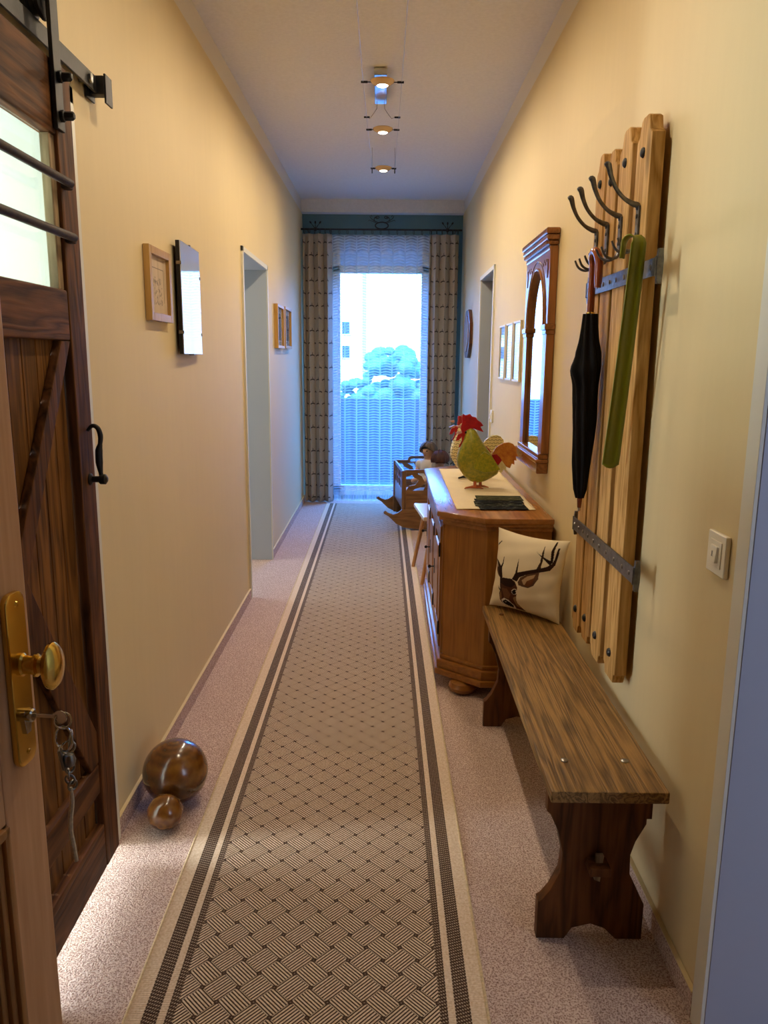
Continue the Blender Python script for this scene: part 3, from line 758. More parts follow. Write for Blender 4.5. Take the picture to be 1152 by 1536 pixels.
# umbrella on the third hook
uy = 2.315
um = thing('umbrella', 'furled black umbrella with wooden crook handle hanging on the rack', 'umbrella', (XR(uy)-.094, uy, .955), -TILT)
hy = .748; pts = [(0, 0, .57), (0, 0, .64), (0, 0, .715)]
for k in range(1, 10):
    a = math.pi*k/9; pts.append((-.006*math.sin(a), -.034+.034*math.cos(a), .715+.036*math.sin(a)))
pts += [(0, -.068, .69), (0, -.068, .665), (0, -.067, .648)]
MB().tube(pts, [.0105]*3+[.0115]*9+[.0115, .011, .009], 14).build('crook_handle', M['umbwood'], um)
MB().lathe([(.0, .565), (.013, .565), (.013, .585), (.0, .585)], (0, 0, 0), 'z', 16).build('collar', M['brass'], um)
rnd = random.Random(3)
def fab(u, v):
    a = u*2*math.pi; z = .035+v*.545
    prof = [(0, .012), (.05, .019), (.2, .025), (.45, .031), (.62, .033), (.72, .036), (.80, .033), (.86, .026), (1, .020)]
    for (p, q), (p2, q2) in zip(prof, prof[1:]):
        if p <= v <= p2: r = q+(q2-q)*(v-p)/(p2-p); break
    fold = 1+.16*math.sin(8*a+v*7)+.06*math.sin(3*a-v*11)
    bul = .012*math.exp(-((v-.70)/.05)**2)*max(0, math.cos(a-3.6))
    return ((r*fold+bul)*math.cos(a), (r*fold*.9+bul)*math.sin(a), z)
MB().grid(fab, 64, 40, True).build('furled_canopy', M['blackcloth'], um, smooth=60)
MB().lathe([(.0, .0), (.005, .0), (.006, .012), (.0, .012)], (0, 0, -.005), 'z', 12).build('ferrule', M['chrome'], um)
MB().lathe([(.0, .005), (.006, .005), (.008, .035), (.011, .04), (0, .04)], (0, 0, 0), 'z', 12).build('tip_shaft', M['umbwood'], um)

# long green shoehorn
sy = 1.985
shn = thing('shoehorn', 'long olive green shoehorn hanging from a coat hook', 'shoehorn', (XR(sy)-.08, sy, 1.135), -TILT)
green = plain('olive_green_plastic', '78780F', .35, nscale=4, namt=.12)
prof = []
n_ = 30
path = []; wid = []
for k in range(n_+1):
    v = k/n_; path.append((-.012*(1-v)**1.5, 0.035-.075*v, .0+.545*v)); wid.append(.0215+.004*max(0, .1-v)/.1*0-.004*v)
top = path[-1]
for k in range(1, 9):
    a = math.pi*k/8; h = .017*(1-math.cos(a)); path.append((top[0]-h*.85, top[1]+h*.45, top[2]+.017*math.sin(a))); wid.append(.0165-.003*k/8)
path.append((path[-1][0]-.002, path[-1][1]+.002, top[2]-.034)); wid.append(.012)
def shoe():
    t = bmesh.new(); rows = []
    N = len(path)
    for i, (p, w_) in enumerate(zip(path, wid)):
        d = (Vector(path[min(i+1, N-1)])-Vector(path[max(i-1, 0)])).normalized()
        side = Vector((1, -.12, 0)) if i <= n_ else Vector((1, -.12, 0))
        if i > n_:
            f = min(1, (i-n_)/4); side = Vector((1-f*.42, -.12+f*.80, 0))
        side = (side-d*side.dot(d)).normalized(); nrm = d.cross(side)
        row = []
        for s in (-1, -.5, 0, .5, 1): row.append(t.verts.new(Vector(p)+side*w_*s+nrm*(-.006*(s*s) if i <= n_ else -.002*s*s)))
        rows.append(row)
    for A, B in zip(rows, rows[1:]):
        for k in range(4): t.faces.new((A[k], A[k+1], B[k+1], B[k]))
    # rounded bottom
    bot = [t.verts.new(Vector(path[0])+Vector((wid[0]*s, -.12*wid[0]*s, -.012*(1-s*s)))+Vector((0, 0, -.001))) for s in (-1, -.5, 0, .5, 1)]
    for k in range(4): t.faces.new((bot[k], bot[k+1], rows[0][k+1], rows[0][k]))
    bmesh.ops.recalc_face_normals(t, faces=t.faces[:])
    return t
m = MB(); m._merge(shoe()); so = m.build('blade', green, shn, smooth=60)
md = so.modifiers.new('thick', 'SOLIDIFY'); md.thickness = .0035; md.offset = 0

# ------------------------------------------------------------------ bench
bn = thing('bench', 'rustic dark wood bench with plank seat along the right wall', 'bench', (.525, 1.59, 0), -TILT)
bx = .135
MB().span((-bx, 0, .411), (bx, 1.352, .44), .004).build('seat', M['bench_y'], bn)
LG = [(-.126, .411), (-.126, .345), (-.118, .338), (-.098, .295), (-.084, .235), (-.087, .185), (-.109, .134), (-.128, .108), (-.137, .102), (-.137, 0), (-.068, 0), (-.050, .03), (-.006, .042), (.028, .03), (.058, 0), (.122, 0), (.122, .097), (.106, .13), (.082, .18), (.08, .232), (.09, .268), (.113, .315), (.113, .328), (.125, .328), (.125, .411)]
def lerpP(P): return P
for y in (.07, 1.19):
    lg = MB().prism(LG, 'xz', y, y+.032, .003).build('leg_panel', M['bench_z'], bn)
    ed_ = MB()
    yy0 = y-.03 if y < .5 else y+.032
    ed_.box((-.003, y-.02 if y < .5 else y+.052, .215), (.05, .05, .022), .003)
    ed_.build('stretcher_tenon', M['bench_z'], lg)
    wd = MB(); wd.prism([(-.010, .18), (.004, .175), (.010, .245), (-.008, .245)], 'xz', (y-.022 if y < .5 else y+.040), (y-.010 if y < .5 else y+.055), .001); wd.build('wedge', M['bead'], lg)
MB().span((-.015, .10, .18), (.012, 1.19, .25), .004).build('stretcher', M['bench_y'], bn)
for x in (-.075, .072):
    for y in (.14, 1.24): MB().lathe([(0, 0), (.0095, 0), (.0095, .003), (.006, .005), (0, .0055)], (x, y, .4395), 'z', 14).build('peg', M['bolt'] if y < .5 else M['bench_z'], bn)

# ------------------------------------------------------------------ deer cushion
def deer_print():
    C4 = [(240, 125), (1080, 330), (960, 1290), (50, 1010)]   # TL TR BR BL in sketch units
    def inv(px, py):
        u = v = .5
        for _ in range(12):
            f = lambda u, v: tuple((1-v)*((1-u)*C4[0][k]+u*C4[1][k])+v*((1-u)*C4[3][k]+u*C4[2][k]) for k in (0, 1))
            x, y = f(u, v); e = 1e-4
            xu, yu = f(u+e, v); xv, yv = f(u, v+e)
            a, b, c_, d = (xu-x)/e, (xv-x)/e, (yu-y)/e, (yv-y)/e; det = a*d-b*c_
            dx, dy = px-x, py-y
            u += (d*dx-b*dy)/det; v += (a*dy-c_*dx)/det
        return (u, v)
    P = []
    def add(col, pts): P.append((lin(col), [inv(*p) for p in pts]))
    def ell(col, cx, cy, rx, ry, rot=0): add(col, [(cx+rx*math.cos(k*.52)*math.cos(rot)-ry*math.sin(k*.52)*math.sin(rot), cy+rx*math.cos(k*.52)*math.sin(rot)+ry*math.sin(k*.52)*math.cos(rot)) for k in range(12)])
    add('3A2A1E', [(222, 352), (300, 308), (306, 318), (232, 362)])
    add('6B4A34', [(195, 560), (250, 600), (290, 680), (290, 745), (240, 700), (205, 630)])
    add('2A1810', [(190, 508), (235, 530), (300, 592), (330, 560), (362, 468), (350, 560), (328, 610), (332, 690), (330, 745), (280, 745), (240, 640), (200, 560)])
    add('A08A74', [(200, 530), (240, 600), (225, 610), (196, 560)])
    add('2E1B12', [(480, 765), (530, 690), (556, 600), (578, 515), (576, 600), (562, 685), (700, 670), (820, 662), (935, 650), (965, 640), (935, 700), (820, 712), (700, 718), (590, 748), (548, 800)])
    add('33211A', [(820, 662), (900, 655), (955, 625), (975, 570), (990, 450), (1006, 452), (1000, 560), (985, 650), (940, 705), (820, 712)])
    add('241510', [(935, 595), (930, 470), (945, 362), (962, 375), (960, 480), (960, 610)])
    add('241510', [(965, 610), (880, 545), (800, 478), (760, 432), (840, 530), (935, 640)])
    add('3A261C', [(800, 665), (828, 590), (838, 480), (845, 385), (860, 480), (852, 600), (845, 665)])
    add('5C4130', [(560, 805), (600, 750), (700, 718), (832, 705), (822, 790), (770, 865), (700, 888), (620, 868), (568, 845)])
    add('B29572', [(620, 785), (700, 742), (795, 730), (760, 800), (690, 850), (640, 845)])
    add('6A4028', [(690, 800), (780, 770), (760, 840), (700, 870), (650, 855)])
    add('4F2E1E', [(272, 745), (340, 735), (470, 757), (525, 800), (548, 870), (540, 930), (515, 1000), (510, 1080), (540, 1140), (575, 1195), (440, 1158), (300, 1100), (268, 1050), (245, 1000), (240, 930), (275, 870)])
    add('2B1810', [(275, 748), (340, 738), (480, 762), (530, 830), (470, 870), (380, 845), (290, 800)])
    add('6E4830', [(300, 860), (400, 880), (440, 960), (400, 1010), (320, 990)])
    add('7E5A3C', [(250, 930), (280, 900), (275, 1010), (248, 995)])
    add('8A6A4A', [(470, 1000), (515, 985), (508, 1085), (545, 1150), (480, 1120)])
    add('D8CDBE', [(268, 1015), (320, 995), (390, 1030), (445, 1110), (448, 1155), (380, 1140), (290, 1090)])
    add('15100E', [(285, 1035), (340, 1018), (400, 1062), (432, 1110), (412, 1142), (340, 1108), (292, 1068)])
    ell('8A8078', 330, 1050, 18, 10); 
    ell('D8CBB8', 505, 925, 44, 38); ell('18100C', 497, 935, 28, 24); add('18100C', [(455, 925), (500, 895), (545, 905), (520, 915), (480, 925)])
    add('120C0A', [(240, 825), (270, 880), (268, 900), (245, 870)])
    return P
DEER = deer_print()
def inside(poly, u, v):
    r = False; n = len(poly); j = n-1
    for i in range(n):
        (xi, yi), (xj, yj) = poly[i], poly[j]
        if (yi > v) != (yj > v) and u < (xj-xi)*(v-yi)/(yj-yi)+xi: r = not r
        j = i
    return r
DB = [(c_, p, min(a for a, b in p), max(a for a, b in p), min(b for a, b in p), max(b for a, b in p)) for c_, p in DEER]
def deer_col(u, v):
    res = None
    for c_, p, a, b, c2, d in DB:
        if a <= u <= b and c2 <= v <= d and inside(p, u, v): res = c_
    return res
PB = Vector((.44, 2.945)); PE = Vector((.655, 2.725))
dirx = (PE-PB).normalized(); ctr = (PB+PE)/2
cu = thing('deer_cushion', 'cream cushion printed with a stag head at the bench end', 'cushion', (ctr.x, ctr.y, .4445), math.atan2(dirx.y, dirx.x))
CW, CHh, CT = .315, .306, .066
lean = R(-8)
def pil(u, v, side):
    x = (u-.5); z = v
    e = lambda t: 1-(2*t-1)**2
    prf = (max(0, e(u))**.55)*(max(0, e(v))**.55)
    px_ = x*CW*1.04*(1-.11*e(v)) ; pz = (.5+(v-.5)*(1-.09*e(u))*1.03)*CHh
    wr = .0025*math.sin(14*u+9*v)*prf+.002*math.sin(31*v-8*u)*prf*(1-prf)*3
    dy = side*(CT*prf+wr)
    y = dy-0
    sag = .0
    return (px_, y*math.cos(lean)-pz*math.sin(lean)*1.0, pz*math.cos(lean)+y*math.sin(lean)*.3)
NU = 190
def cushion_front():
    me = bpy.data.meshes.new('cushion_front'); vs = []; cols = []; base = lin('E0D2B4')
    for j in range(NU+1):
        for i in range(NU+1):
            u, v = i/NU, j/NU; vs.append(pil(u, v, -1)); cols.append(deer_col(u, 1.055-v))
    fs = [(j*(NU+1)+i, j*(NU+1)+i+1, (j+1)*(NU+1)+i+1, (j+1)*(NU+1)+i) for j in range(NU) for i in range(NU)]
    me.from_pydata(vs, [], fs)
    at = me.color_attributes.new('print', 'FLOAT_COLOR', 'POINT')
    for k, c_ in enumerate(cols): at.data[k].color = c_ or base
    for p in me.polygons: p.use_smooth = True
    n = NT('deer_print_fabric'); a = n.n('ShaderNodeAttribute', attribute_name='print'); f = n.noise(n.obj(), 500, 2); g = n.noise(n.obj(), 90, 4)
    col = n.mix(n.math('MULTIPLY', g, .25), a.outputs['Color'], (.02, .012, .008, 1), 'MULTIPLY')
    n.set(col=n.mix(.0, a.outputs['Color'], col), rough=.9, spec=.15); n.bump(f, .25, .001)
    me.materials.append(n.m)
    o = bpy.data.objects.new('printed_front', me); COL.objects.link(o); o.parent = cu
cushion_front()
MB().grid(lambda u, v: pil(1-u, v, 1), 40, 40).build('plain_back', M['linen'], cu, smooth=70)

# ------------------------------------------------------------------ cabinet
cb = thing('sideboard', 'honey pine sideboard with chamfered corners and bun feet', 'cabinet', (.688, 3.0, 0), -TILT)
def plan(inset, D=.458, Lc=1.58, cx=.183, cy=.155, wall=0):
    i = inset; k = i*.414
    return [(-wall, i), (-D+cx+k, i), (-D+i, cy-k*0+i*.3), (-D+i, Lc-cy-i*.3), (-D+cx+k, Lc-i), (-wall, Lc-i)]
m = MB(); m.prism(plan(0), 'xy', .758, .781, .004); m.build('worktop', M['honey_y'], cb, smooth=25)
m = MB(); m.prism(plan(.010), 'xy', .742, .7585, .006); m.prism(plan(.024), 'xy', .722, .743, .006); m.build('top_moulding', M['honey_y'], cb, smooth=25)
MB().prism(plan(.036), 'xy', .10, .724, .002).build('carcass', M['honey_z'], cb, smooth=20)
m = MB(); m.prism(plan(.026), 'xy', .125, .145, .005); m.prism(plan(.012), 'xy', .085, .126, .008); m.prism(plan(.004), 'xy', .058, .086, .005); m.build('plinth', M['honey_x'], cb, smooth=25)
for x, y in ((-.335, .10), (-.335, 1.48), (-.06, .10), (-.06, 1.48)):
    MB().lathe([(0, 0), (.035, 0), (.055, .012), (.062, .03), (.055, .048), (.035, .058), (0, .058)], (x, y, 0), 'z', 24).build('bun_foot', M['honey_x'], cb)
fxx = -.422
def door_front(y0, y1, hinge_y):
    d = MB()
    d.span((fxx-.018, y0, .165), (fxx, y0+.07, .705), .004); d.span((fxx-.018, y1-.07, .165), (fxx, y1, .705), .004)
    d.span((fxx-.018, y0+.07, .63), (fxx, y1-.07, .705), .004); d.span((fxx-.018, y0+.07, .165), (fxx, y1-.07, .24), .004)
    o = d.build('cabinet_door', M['honey_z'], cb)
    p = MB(); p.span((fxx-.006, y0+.07, .24), (fxx, y1-.07, .63)); p.span((fxx-.022, y0+.10, .27), (fxx-.002, y1-.10, .60), .012); p.build('raised_panel', M['honey_z'], o)
    for z in (.25, .60):
        h_ = MB(); h_.lathe([(0, -.028), (.0035, -.028), (.0045, 0), (.0035, .028), (.002, .034), (0, .035)], (fxx-.0195, hinge_y, z), 'z', 12)
        h_.prism([(hinge_y-.002, z-.018), (hinge_y+.03, z-.012), (hinge_y+.05, z), (hinge_y+.03, z+.012), (hinge_y-.002, z+.018)], 'yz', fxx-.0195, fxx-.0175); h_.build('iron_hinge', M['iron'], o)
    return o
d1 = door_front(.20, .60, .20); d2 = door_front(.61, .99, .61); d3 = door_front(1.0, 1.38, 1.0)
for dd, y in ((d1, .565), (d2, .955), (d3, 1.345)):
    k_ = MB(); k_.prism([(y-.012, .40), (y+.012, .40), (y+.016, .43), (y, .47), (y-.016, .43)], 'yz', fxx-.021, fxx-.018); k_.lathe([(.003, 0), (.003, .018), (0, .018)], (fxx-.018, y, .43), '-x', 8); k_.lathe([(.0045, -.0015), (.008, 0), (.0045, .0015)], (fxx-.042, y, .43), 'y', 12); k_.build('key_plate', M['iron'], dd)
for y in (.172, .605, .995, 1.40): MB().span((fxx-.010, y-.004, .15), (fxx+.004, y+.004, .72), .002).build('front_pilaster', M['honey_z'], cb)

# table runner cloth on it
def clothf(u, v):
    y = .185+v*1.22; x = -.375+u*.335
    return (x, y, .7835+.0016*(1+math.sin(9*v*6.28/1.3+3*u))*abs(math.sin(7*u+2*v*9))*.9)
tc = MB().grid(clothf, 24, 90).build('table_runner', M['linen'], loc=(.688, 3.0, 0), smooth=60); tc.rotation_euler = (0, 0, -TILT)
tag(tc, 'cream cloth runner lying along the top of the sideboard', 'table runner')
md = tc.modifiers.new('thick', 'SOLIDIFY'); md.thickness = .0015; md.offset = -1

# leaflets
def leafmat(name, c1, c2, c3):
    n = NT(name); f = n.noise(n.mapped((12, 40, 1)), 2.2, 4, .7)
    n.set(col=n.ramp(f, [(.40, lin(c1)), (.55, lin(c2)), (.72, lin(c3))]), rough=.7, spec=.04); return n.m
lm = [leafmat('dark_leaflet', '060607', '121315', '7A7E78'), leafmat('photo_leaflet', '0A0B0C', '24261F', 'A0A290'), leafmat('green_leaflet', '1C1E16', '45462F', '7E7858')]
for k, (x, y, z, rz, mm, lb) in enumerate(((.515, 3.225, .787, .02, 0, 'dark leaflet nearest the front edge of the sideboard top'), (.505, 3.285, .7895, -.03, 1, 'dark leaflet with pale photos, second from the front edge'), (.515, 3.335, .792, .03, 0, 'dark leaflet with bright spots in the middle of the pile'), (.525, 3.40, .7945, -.02, 2, 'olive brown leaflet at the back of the pile'))):
    o = MB().box((0, 0, 0), (.205, .10, .0022), .0005).build('leaflet', lm[mm], loc=(x, y, z)); o.rotation_euler = (R(1.2), 0, rz); tag(o, lb, 'leaflet', 'leaflets on the sideboard')

# ------------------------------------------------------------------ roosters
def speck(name, c1, c2, scale=60):
    n = NT(name); f = n.noise(n.obj(), scale, 5, .7); n.set(col=n.ramp(f, [(.35, lin(c1)), (.65, lin(c2))]), rough=.4, coat=.3); n.bump(f, .15, .001); return n.m
gy = speck('green_yellow_enamel', '6E7A12', 'A89B1E'); redm = speck('red_enamel', '8E0F16', 'C01C22', 30); orm = speck('orange_enamel', 'B4601C', 'D08A30', 40)
crm = speck('cream_enamel', 'CDBB7C', 'E2D49C'); pink = speck('pale_pink_enamel', 'C08A78', 'D8A890'); legm = speck('orange_leg', 'A6502A', 'C66A3C'); blackm = plain('black_wire', '1A1614', .4, .3)
def scales(name):
    n = NT(name); x, y, z = n.xyz(); s = .02
    row = n.math('FLOOR', n.math('DIVIDE', z, s*.8)); odd = n.math('FLOORED_MODULO', row, 2)
    fx_ = n.math('SUBTRACT', n.math('FRACT', n.math('ADD', n.math('DIVIDE', x, s), n.math('MULTIPLY', odd, .5))), .5)
    fz_ = n.math('SUBTRACT', n.math('FRACT', n.math('DIVIDE', z, s*.8)), .3)
    r_ = n.math('SQRT', n.math('ADD', n.math('MULTIPLY', fx_, fx_), n.math('MULTIPLY', fz_, fz_)))
    arc = n.math('MULTIPLY', n.math('LESS_THAN', n.math('ABSOLUTE', n.math('SUBTRACT', r_, .36)), .07), n.math('GREATER_THAN', fz_, -.05))
    n.set(col=n.mix(arc, lin('D9CB92'), lin('4A431E')), rough=.4, coat=.3); return n.m
scm = scales('cream_scale_enamel')
BL = [(-.05, .294), (-.067, .284), (-.074, .267), (-.082, .236), (-.103, .191), (-.112, .157), (-.113, .128), (-.107, .105), (-.077, .06), (-.042, .033), (-.013, .026)]
BR = [(-.05, .294), (-.03, .287), (-.021, .276), (.009, .226), (.05, .175), (.08, .124), (.093, .09), (.091, .075), (.071, .061), (.032, .037), (-.013, .026)]
def side_at(P, z):
    for (x1, z1), (x2, z2) in zip(P, P[1:]):
        if z2 <= z <= z1: return x1+(x2-x1)*(z1-z)/max(1e-6, z1-z2)
    return P[-1][0]
def rooster(name, label, loc, rz, bodym, combm, tailm, tipm, legmat, cs=1.0):
    t = thing(name, label, 'figurine', loc, rz, None)
    body = MB(); bmx = bmesh.new(); rings = []; SEG = 28
    N = 26
    for k in range(N+1):
        w_ = .5-.5*math.cos(math.pi*k/N); z = .0262+(.2938-.0262)*w_
        a, b = side_at(BL, z), side_at(BR, z); cx, hw = (a+b)/2, max(.003, (b-a)/2)
        th = min(hw, .012+.040*math.sin(math.pi*min(1, (1-w_)*.95+.05))**.8)
        rings.append([bmx.verts.new((cx+hw*math.cos(q*2*math.pi/SEG), th*math.sin(q*2*math.pi/SEG), z)) for q in range(SEG)])
    for A, B in zip(rings, rings[1:]):
        for q in range(SEG): bmx.faces.new((A[q], A[(q+1) % SEG], B[(q+1) % SEG], B[q]))
    bmx.faces.new(rings[0][::-1]); bmx.faces.new(rings[-1]); bmesh.ops.recalc_face_normals(bmx, faces=bmx.faces[:])
    body._merge(bmx); bo = body.build('body', bodym, t, smooth=80)
    for s in (-1, 1):
        wg = [(-.03, .10), (-.02, .15), (.02, .185), (.055, .165), (.098, .10), (.06, .088), (.02, .083)]
        MB().prism(wg, 'xz', s*.034, s*.052, .004).build('wing', bodym, bo)
    comb = [(-.096, .301), (-.09, .321), (-.093, .343), (-.088, .361), (-.077, .354), (-.071, .355), (-.054, .361), (-.044, .349), (-.026, .344), (-.017, .332), (0, .321), (.012, .305), (-.002, .3), (.014, .274), (-.015, .283), (-.033, .290), (-.05, .286), (-.069, .280), (-.08, .272), (-.091, .273), (-.097, .287)]
    comb = [(-.05+(a+.05)*cs, .282+(b-.282)*cs) for a, b in comb]
    MB().prism(comb, 'xz', -.006, .006, .002).build('comb', combm, t)
    MB().prism([(-.074, .279), (-.072, .259), (-.079, .231), (-.1, .197), (-.104, .205), (-.09, .231), (-.092, .25), (-.104, .233), (-.12, .23), (-.111, .259), (-.091, .272)], 'xz', -.005, .005, .0015).build('wattle', combm, t)
    m = MB(); m.prism([(-.094, .306), (-.122, .302), (-.106, .294), (-.092, .292)], 'xz', -.005, .005, .001); m.prism([(-.091, .281), (-.123, .268), (-.105, .263), (-.089, .266)], 'xz', -.005, .005, .001); m.build('beak', pink, t)
    for s in (-1, 1): MB().ball((-.072, s*.0125, .272), (.005, .003, .005), 10, 8).build('eye', blackm, t)
    tl = [(.053, .164), (.077, .204), (.111, .224), (.136, .227), (.156, .22), (.174, .199), (.175, .176), (.184, .159), (.173, .159), (.176, .139), (.165, .141), (.167, .119), (.154, .124), (.146, .102), (.13, .107), (.125, .113), (.105, .140), (.096, .153), (.079, .169)]
    to = MB().prism(tl, 'xz', -.005, .005, .0015).build('tail', tailm, t)
    MB().prism([(.055, .164), (.079, .169), (.096, .153), (.106, .139), (.086, .112), (.064, .141), (.05, .15)], 'xz', -.007, .007, .002).build('tail_root', combm, to)
    MB().prism([(.105, .14), (.127, .11), (.127, .09), (.115, .096), (.107, .078), (.096, .084), (.086, .09), (.087, .112)], 'xz', -.0055, .0055, .001).build('tail_tip', tipm, to)
    for s, x in ((-1, -.021), (1, .006)):
        m = MB(); yq = s*.022
        m.tube([(x, yq*.7, .036), (x, yq, .003)], .0075, 8)
        for dx, dy in ((-.05, -.012), (-.045, .018), (.042, -.004)): m.tube([(x, yq, .008), (x+dx*.5, yq+dy*.5, .007), (x+dx, yq+dy, .002)], [.006, .004, .002], 6, up=(0, 1, 0))
        m.build('leg', legmat, t)
    return t
rooster('rooster_figurine', 'yellow green metal rooster with red comb and orange tail', (.475, 3.72, .786), R(-6), gy, redm, orm, crm, legm)
w2 = rooster('rooster_figurine', 'cream scaled metal rooster standing behind the green one', (.470, 4.06, .786), R(6), scm, redm, scm, scm, blackm, .62)

# ------------------------------------------------------------------ stool
st = thing('wooden_stool', 'pale wooden stool with splayed legs beyond the sideboard', 'stool', (.408, 4.91, 0), R(5))
stoolm = plain('pale_stool_seat', 'D8CBB4', .25, coat=.4)
MB().span((-.172, -.235, .42), (.15, .235, .447), .006).build('seat', stoolm, st)
for sx in (-1, 1):
    for syy in (-1, 1): MB().tube([(sx*.10, syy*.17, .42), (sx*.172, syy*.22, .0085 if sx < 0 else 0)], [.016, .012], 12).build('leg', M['stoolleg'], st)

# ------------------------------------------------------------------ cradle with dolls
ck = thing('doll_cradle', 'carved wooden doll cradle on rockers near the window', 'cradle', (.345, 6.64, .004), R(5.2))
cw, cl = .195, .325
for sx in (-1, 1):
    for syy in (-1, 1): MB().span((sx*cw-.018, syy*cl-.018, .03), (sx*cw+.018, syy*cl+.018, .50), .004).build('post', M['cradle_z'], ck)
def endp(syy, hump):
    y0, y1 = syy*cl-.008, syy*cl+.008; m = MB()
    m.span((-cw, y0, .17), (cw, y1, .33), .002)
    tp = [(-cw, .475), (-cw, .505), (-.085, .505), (-.075, .53), (-.055, .54), (.055, .54), (.075, .53), (.085, .505), (cw, .505), (cw, .475), (.06, .475), (.06, .505), (.045, .515), (-.045, .515), (-.06, .505), (-.06, .475)]
    if hump: m.prism(tp, 'xz', y0, y1, .002); m.span((-.065, y0, .475), (.065, y1, .49), .002)
    else: m.span((-cw, y0, .475), (cw, y1, .505), .003)
    for s in (-1, 1):
        m.prism([(s*.175, .33), (s*.15, .37), (s*.10, .38), (s*.07, .42), (s*.11, .44), (s*.14, .475), (s*.09, .475), (s*.045, .45), (s*.02, .40), (s*.05, .36), (s*.10, .345), (s*.12, .33)], 'xz', y0+.002, y1-.002, .001)
    m.prism([(-.03, .33), (0, .40), (.03, .33)], 'xz', y0+.002, y1-.002); m.prism([(-.03, .475), (0, .43), (.03, .475)], 'xz', y0+.002, y1-.002)
    return m.build('end_panel', M['cradle_x'], ck)
endp(-1, False); endp(1, True)
for sx in (-1, 1):
    x0, x1 = sx*cw-.008, sx*cw+.008; m = MB(); m.span((x0, -cl, .17), (x1, cl, .33), .002); m.span((x0, -cl, .47), (x1, cl, .50), .003)
    for k in range(5):
        c_ = -cl+.065+k*.13
        m.prism([(c_-.02, .33), (c_+.02, .33), (c_+.012, .38), (c_+.035, .40), (c_+.012, .42), (c_+.02, .47), (c_-.02, .47), (c_-.012, .42), (c_-.035, .40), (c_-.012, .38)], 'yz', x0+.002, x1-.002)
    m.build('side_panel', M['cradle_z'], ck)
MB().span((-cw, -cl, .165), (cw, cl, .18)).build('floor_board', M['cradle_x'], ck)
RP = [(-.365, .155), (-.35, .168), (-.325, .150), (-.285, .136), (-.25, .146), (-.21, .175), (-.17, .172), (0, .172)]
RB = [(0, .006), (-.10, .010), (-.19, .022), (-.26, .058), (-.32, .118), (-.36, .142)]
rp = RP + [(-a, b) for a, b in RP[-2::-1]] + [(-a, b) for a, b in RB[::-1]][0:-1] + RB
for syy in (-1, 1): MB().prism(rp, 'xz', syy*(cl+.02)-.010, syy*(cl+.02)+.010, .003).build('rocker', M['cradle_x'], ck)
# bedding
def bedf(u, v):
    e = (1-(2*u-1)**4)*(1-(2*v-1)**4)
    return ((u-.5)*.355, (v-.5)*.60, .215+.10*max(0, e)**.5+.012*math.sin(9*u)*math.sin(11*v))
bdg = MB(); bdg.grid(bedf, 24, 30)
b2 = bdg.build('cradle_bedding', M['bedding'], loc=(.345, 6.64, -.03), smooth=80); b2.rotation_euler = (0, 0, R(5.2)); tag(b2, 'pale bedding filling the doll cradle', 'bedding')
md = b2.modifiers.new('thick', 'SOLIDIFY'); md.thickness = .02; md.offset = -1

